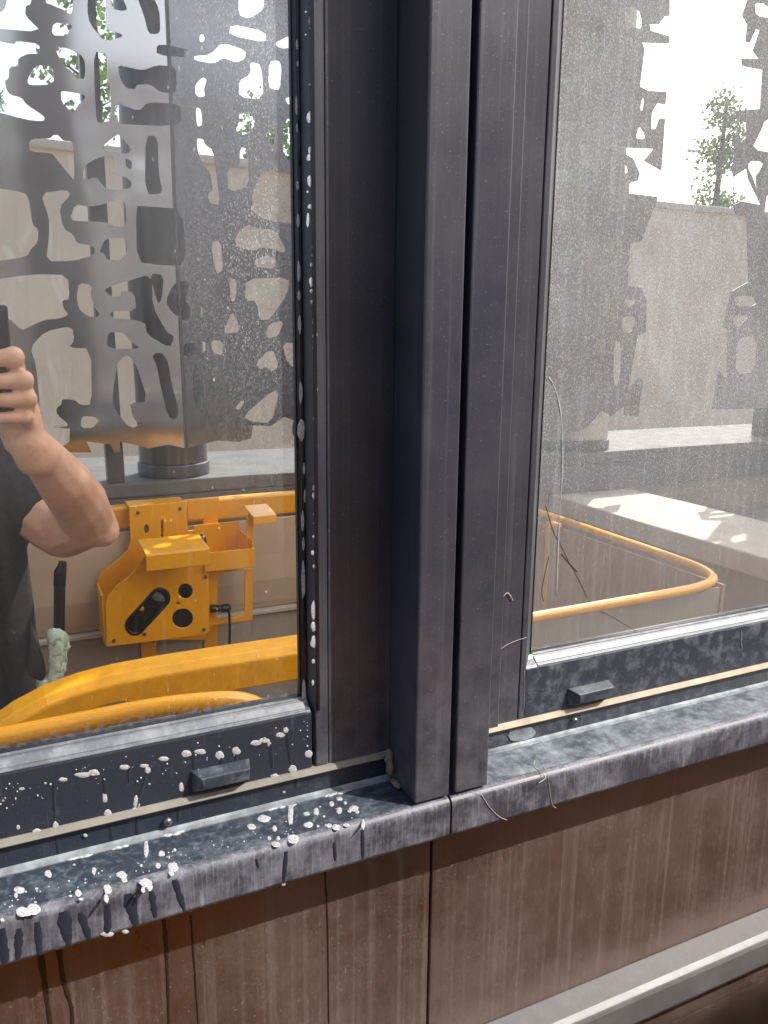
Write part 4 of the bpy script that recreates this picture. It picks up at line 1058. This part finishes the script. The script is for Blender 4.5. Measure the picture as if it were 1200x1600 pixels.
side = cv([(206,30,11,17),(186,45,7,8),(204,80,15,30),(205,105,10,10),(186,130,6,7),(210,167,11,13),(211,212,11,13),(211,283,11,15),(202,316,11,10),(213,341,14,24),(200,440,22,46),(203,565,16,34),(198,592,18,26),(201,680,18,44),(193,719,9,8),(205,775,26,20),(194,825,11,54),(215,806,12,18),(214,829,10,10),(218,887,14,20),(213,925,8,10),(213,957,12,14),(209,993,13,17),(208,1060,18,40),(212,1092,20,18),(211,1133,13,17)], 400, 0)
side += cv([(211,172,12,16),(216,246,12,20),(220,298,18,24),(218,320,9,11),(220,344,16,18),(221,365,14,16),(222,407,15,24),(224,475,10,18),(224,498,15,40),(222,610,15,18),(225,640,10,15),(226,690,7,9),(226,712,12,28),(219,870,14,24),(217,898,12,28),(216,968,5,6),(216,1003,5,6),(216,1053,9,13),(212,1113,12,18),(218,1164,11,14)], 400, 400)
side += cv([(212,154,11,16),(218,204,9,12),(216,370,20,70),(218,430,26,36),(217,487,28,46),(215,560,12,18),(213,640,10,22)], 400, 800)
line_of_foam(side, 'frame', 'white foam drop, %s from the top in the line beside the washed pane', 'foam drops down the frame edge', 1)
inner = [(464, 70, 4, 16), (465, 100, 3, 10), (463, 165, 4, 30), (464, 200, 3, 14), (465, 290, 5, 14), (466, 345, 5, 22), (467, 425, 5, 34), (467, 462, 5, 16), (468, 507, 5, 28), (470, 614, 6, 34), (471, 672, 12, 34), (475, 733, 4, 18), (476, 775, 3, 22), (473, 815, 6, 30), (474, 850, 4, 20), (474, 905, 6, 60), (475, 1085, 7, 44)]
line_of_foam(inner, 'bead', 'thin foam smear, %s from the top on the washed pane\'s black gasket', 'foam smears on the gasket', 1)
low = cv([(82,318,22,11),(237,283,34,15),(312,266,62,20),(352,258,44,24),(467,237,38,19),(540,232,34,14),(553,248,22,26),(615,206,40,17),(699,187,38,26),(750,179,42,20),(823,193,34,32),(828,208,14,18),(886,176,30,30),(882,190,12,20),(960,146,40,20),(990,137,44,18),(1010,150,14,20),(1052,116,34,18),(1072,98,18,22),(1158,188,28,30),(170,297,10,8),(12,362,11,8),(68,462,14,18)], 0, 1100)
line_of_foam(low, 'frame', 'white foam blob on the vent frame under the washed pane, %s from the left', 'foam blobs on the lower vent frame', 0)
mid_ = cv([(393,352,18,40),(510,372,24,54),(680,312,18,34),(320,493,15,14),(1065,330,10,9),(560,300,9,7),(404,410,30,30),(508,400,26,28),(208,460,22,40),(140,480,40,26),(1030,272,34,20),(1098,245,34,30)], 0, 1100)
line_of_foam(mid_, 'frame', 'white foam blob round the washed window\'s tan seal, %s from the left', 'foam blobs round the ledge seal', 0)
sl_ = cv([(180,637,28,26),(73,697,44,26),(60,715,14,20),(85,775,60,34),(125,765,58,40),(292,705,26,26),(302,727,20,10),(264,716,12,9),(403,690,30,36),(398,722,18,34),(455,638,40,26),(466,655,24,22),(545,665,48,30),(562,680,22,28),(536,690,16,26),(352,625,17,28),(592,603,22,20),(606,560,24,22),(650,608,42,36),(642,628,22,24),(548,540,18,70),(1090,410,18,90),(1082,372,60,26),(991,430,50,26),(943,460,32,22),(1030,465,18,22),(1033,522,36,20),(1098,502,42,34),(1157,451,36,20),(1186,403,20,24),(1150,410,24,11),(1010,500,12,16),(1043,500,14,16),(8,805,17,12),(655,546,12,12),(530,603,12,10),(278,603,10,8),(320,668,8,6),(137,690,12,8),(132,740,10,8)], 0, 1100)
sl_ += cv([(226,402,18,28),(190,411,22,14),(312,398,20,26),(366,390,36,22),(352,398,16,14),(196,450,36,20),(284,374,18,20),(312,356,24,14),(272,452,28,14),(300,458,36,22),(338,450,26,12),(402,446,14,36),(335,370,12,12),(380,402,18,12),(255,420,10,8),(240,385,8,7),(232,455,10,9)], 400, 1100)
line_of_foam(sl_, 'sill', 'white foam blob on the wet left sill, %s from the left', 'foam blobs on the left sill', 0)
line_of_foam([(196, 1456, 11, 6), (168, 1460, 20, 8), (443, 1382, 6, 4)], 'fascia', 'white foam drop hanging from the left sill\'s lower edge, %s from the left', 'foam drops on the sill edge', 0)
# fine spatter
sb2 = B()
for _ in range(260):
    px = fr.uniform(0, 560); w_ = fr.choice(('sill', 'sill', 'sill', 'frame'))
    if w_ == 'sill': py = 1246+(560-px)*.262+fr.uniform(8, 62)
    else: py = 1118+(480-px)*.205+fr.uniform(6, 50); px = min(px, 480)
    p, u, v, n = onplane(px, py, w_); r = fr.uniform(.0002, .0007)
    if w_ == 'sill' and (p.y < -.043 or p.y > -.016): continue
    bmesh.ops.create_icosphere(sb2, subdivisions=1, radius=r, matrix=Matrix.Translation(p+n*r*.3))
tag(obj('foam_spatter', sb2, M['foam'], smooth=True), 'fine spatter of tiny foam specks over the left sill and vent frame', 'foam spatter', kind='stuff')
# runs of water: thin raised films
def run(bm, pts, where, w0=7., w1=5.):
    n_ = len(pts); last = None
    for i, (px, py) in enumerate(pts):
        p, u, v, n = onplane(px, py, where)
        wd = (w0+(w1-w0)*i/(n_-1))*.00019*(1+.45*noise.noise(Vector((px*.3, py*.12, 2))))*min(1, .55+.45*i/3, .6+.4*(n_-1-i)/2)
        ring = []
        for c, hh in ((-1, 0), (-.6, .00022), (0, .0003), (.6, .00022), (1, 0)):
            ring.append(bm.verts.new(p+u*wd*c+n*(hh+.00005)))
        if last:
            for a in range(4): bm.faces.new((last[a], last[a+1], ring[a+1], ring[a]))
        last = ring
    return bm
def dense(pts, k=12):
    o_ = []
    for a, b_ in zip(pts, pts[1:]):
        for j in range(k): o_.append((a[0]+(b_[0]-a[0])*j/k, a[1]+(b_[1]-a[1])*j/k))
    return o_+[pts[-1]]
wr = B()
for pts, w0, w1 in (([(302, 1180), (304, 1212)], 7, 5), ([(345, 1184), (346, 1200)], 8, 6), ([(368, 1178), (369, 1196)], 6, 5), ([(423, 1162), (426, 1200)], 8, 7), ([(449, 1148), (454, 1192)], 8, 6), ([(228, 1210), (220, 1240), (214, 1262)], 6, 4), ([(163, 1215), (165, 1240)], 5, 7), ([(84, 1226), (86, 1282)], 5, 4), ([(201, 1202), (202, 1222)], 3, 3)): run(wr, dense(pts), 'frame', w0, w1)
for pts, w0, w1 in (([(172, 1278), (176, 1314)], 9, 7), ([(214, 1278), (216, 1304)], 8, 7), ([(88, 1302), (92, 1336)], 6, 5), ([(280, 1258), (279, 1282)], 7, 5), ([(463, 1206), (463, 1232)], 7, 8)): run(wr, dense(pts), 'lower', w0, w1)
tag(obj('water_runs', wr, M['wet'], smooth=True), 'dark runs of water down the vent frame under the washed pane', 'water runs', kind='stuff')
wr = B()
for pts, w0, w1 in (([(4, 1450), (8, 1505)], 10, 12), ([(30, 1450), (28, 1498)], 12, 10), ([(58, 1440), (62, 1492)], 10, 9), ([(98, 1424), (108, 1478)], 20, 9), ([(125, 1425), (140, 1468)], 12, 8), ([(168, 1412), (168, 1458)], 11, 10), ([(200, 1396), (212, 1446)], 20, 9), ([(236, 1392), (243, 1434)], 10, 8), ([(272, 1374), (288, 1422)], 12, 7), ([(447, 1330), (443, 1380)], 9, 6), ([(508+14, 1316), (524, 1345)], 7, 6), ([(566, 1296), (567, 1342)], 8, 6), ([(400, 1342), (404, 1356)], 5, 3)): run(wr, dense(pts), 'fascia', w0, w1)
tag(obj('water_runs', wr, M['wet'], smooth=True), 'dark runs of water down the front edge of the left sill', 'water runs', kind='stuff')
def runp(bm, pts, w0, w1):
    last = None; n_ = len(pts)
    for i, (px, py) in enumerate(pts):
        x, z = at(px, py, -.0152); wd = (w0+(w1-w0)*i/(n_-1))*.00019*(1+.35*noise.noise(Vector((px*.3, py*.05, 2))))
        ring = [bm.verts.new((x+wd*c, -.0151-hh, z)) for c, hh in ((-1, 0), (-.6, .0003), (.6, .0003), (1, 0))]
        if last:
            for a in range(3): bm.faces.new((last[a], last[a+1], ring[a+1], ring[a]))
        last = ring
wb = B()
for pts, w0, w1 in (([(63, 1490), (70, 1540), (78, 1600), (86, 1680)], 9, 6), ([(92, 1484), (98, 1530), (112, 1575), (118, 1680)], 8, 5), ([(256, 1436), (260, 1490), (263, 1560), (265, 1680)], 6, 5), ([(298, 1430), (303, 1500), (310, 1600), (312, 1680)], 4, 3), ([(508, 1360), (512, 1440), (514, 1600)], 4, 3)): runp(wb, dense(pts), w0, w1)
tag(obj('water_runs', wb, M['wetbrown'], smooth=True), 'thin dark runs of water down the left brown cladding panel', 'water runs', kind='stuff')
# foam froth along the bottom edge of the pane and the crease of the sill
fb = B()
for _ in range(150):
    px = fr.uniform(0, 300)**1.0; py = 1189-px*.2+fr.uniform(-3, 1)-max(0, fr.gauss(0, 3)); x, z = at(px, py, -.001)
    ball(fb, Vector((x, -.0008, z)), fr.uniform(.0003, .0012), (1.3, .5, .8), sub=1)
tag(obj('foam_fringe', fb, M['foam'], smooth=True), 'ragged fringe of foam along the bottom edge of the washed pane', 'foam fringe', kind='stuff')
fc = B()
for k in range(420):
    px = fr.uniform(0, 560); q = noise.noise(Vector((px*.02, 3, 1)))
    if q < .12: continue
    x, z = at(px, 1365-.2463*px, YF); ball(fc, Vector((x, YF-.0016-fr.random()*.0012*(1+2*max(0, q)), -.2893)), fr.uniform(.0006, .0014), (2.4, 1, .55), sub=1)
tag(obj('foam_line', fc, M['foam'], smooth=True), 'line of foam lying in the crease between left sill and window frame', 'foam line', kind='stuff')
# cobwebs and threads
def thread(pts, where, label, r=.00016, lift=.0003):
    p3 = []
    for px, py in pts: p, u, v, n = onplane(px, py, where); p3.append(p+n*lift)
    bm = B(); tube(bm, smooth_path(p3, 2), r, 5)
    return tag(obj('cobweb_thread', bm, M['cobweb'], smooth=True), label, 'cobweb', 'cobweb threads', 'thing')
thread([(781, 942), (786, 932), (792, 925), (797, 930), (801, 938)], 'frame', 'curled dry wisp stuck to the frame left of the dusty pane', .00035)
thread([(779, 1016), (790, 1008), (805, 1001), (822, 996)], 'frame', 'wavy thread on the frame beside the dusty pane\'s lower corner', .0002)
thread([(848, 1195), (856, 1210), (858, 1232), (862, 1258), (868, 1262)], 'fascia', 'long looping thread dangling over the right sill\'s front edge', .0002)
thread([(836, 1188), (833, 1196), (842, 1204), (856, 1213), (842, 1222)], 'sill', 'small tangled thread lying on the right sill', .0002)
thread([(747, 1232), (762, 1258), (778, 1276), (792, 1281)], 'fascia', 'slanting thread below the foot of the narrower upright', .0002)
thread([(1158, 985), (1157, 1000), (1159, 1014)], 'frame', 'short white thread on the vent frame at the far right', .00025)
thread([(819, 1048), (820, 1075), (818, 1108)], 'frame', 'pale dusty thread down the corner joint of the dusty window\'s frame', .0002)
def streak(pts, r, label):
    p3 = [Vector((*at(x, y, -.0004), 0)) for x, y in pts]; p3 = [Vector((p.x, -.0003, p.y)) for p in p3]
    bm = B(); tube(bm, smooth_path(p3, 2), r, 6)
    for v in bm.verts: v.co.y = -.0002+(v.co.y+.0003)*.15-.0001
    return tag(obj('dried_run', bm, M['driedrun'], smooth=True), label, 'dried run', kind='thing')
M['driedrun'] = flat('dried limescale run', (.36, .36, .36), .8, 0, .3, 300)
streak([(858, 590), (868, 605), (876, 640), (880, 680), (878, 760), (873, 830), (870, 930)], [.00035+.0002*math.sin(k*.9) for k in range(40)], 'pale limescale run down the left side of the dusty pane')
def scratch(pts, r, label):
    bm = B(); tube(bm, smooth_path([Vector((at(x, y, -.0003)[0], -.0002, at(x, y, -.0003)[1])) for x, y in pts], 2), r, 5)
    return tag(obj('scratch', bm, M['render_dark'], smooth=True), label, 'scratch', kind='thing')
M['render_dark'] = flat('dark grime in scratches', (.05, .045, .04), .9, 0, .2, 300)
scratch([(853, 790), (866, 835), (876, 850), (889, 878), (900, 896), (918, 934)], .00014, 'long dark hairline crossing the lower left of the dusty pane')
scratch([(902, 893), (890, 880), (878, 866)], .0003, 'short thick dark mark along the hairline on the dusty pane')
scratch([(938, 955), (955, 962), (975, 975), (1003, 990)], .00013, 'short dark hairline near the bottom of the dusty pane')
scratch([(858, 870), (852, 895), (846, 925), (850, 940)], .00016, 'faint dark curl at the left edge of the dusty pane')
# flake of chipped coating and a dab of bird lime
fk = B(); pts = []
for k in range(18):
    a = 2*math.pi*k/18; rr = 1+.35*noise.noise(Vector((math.cos(a)*2, math.sin(a)*2, 5)))
    x, z = at(815+22*math.cos(a)*rr, 1146+11*math.sin(a)*rr-3*math.cos(a), YF+.001); pts.append((x, z))
prism(fk, pts, 'y', YF+.0005, YF+.0012)
tag(obj('bird_lime', fk, M['highlight_and_dab'], bevel=.0002), 'pale grey dab of dried dirt on the lower frame beside the narrower upright', 'dirt dab', kind='thing')
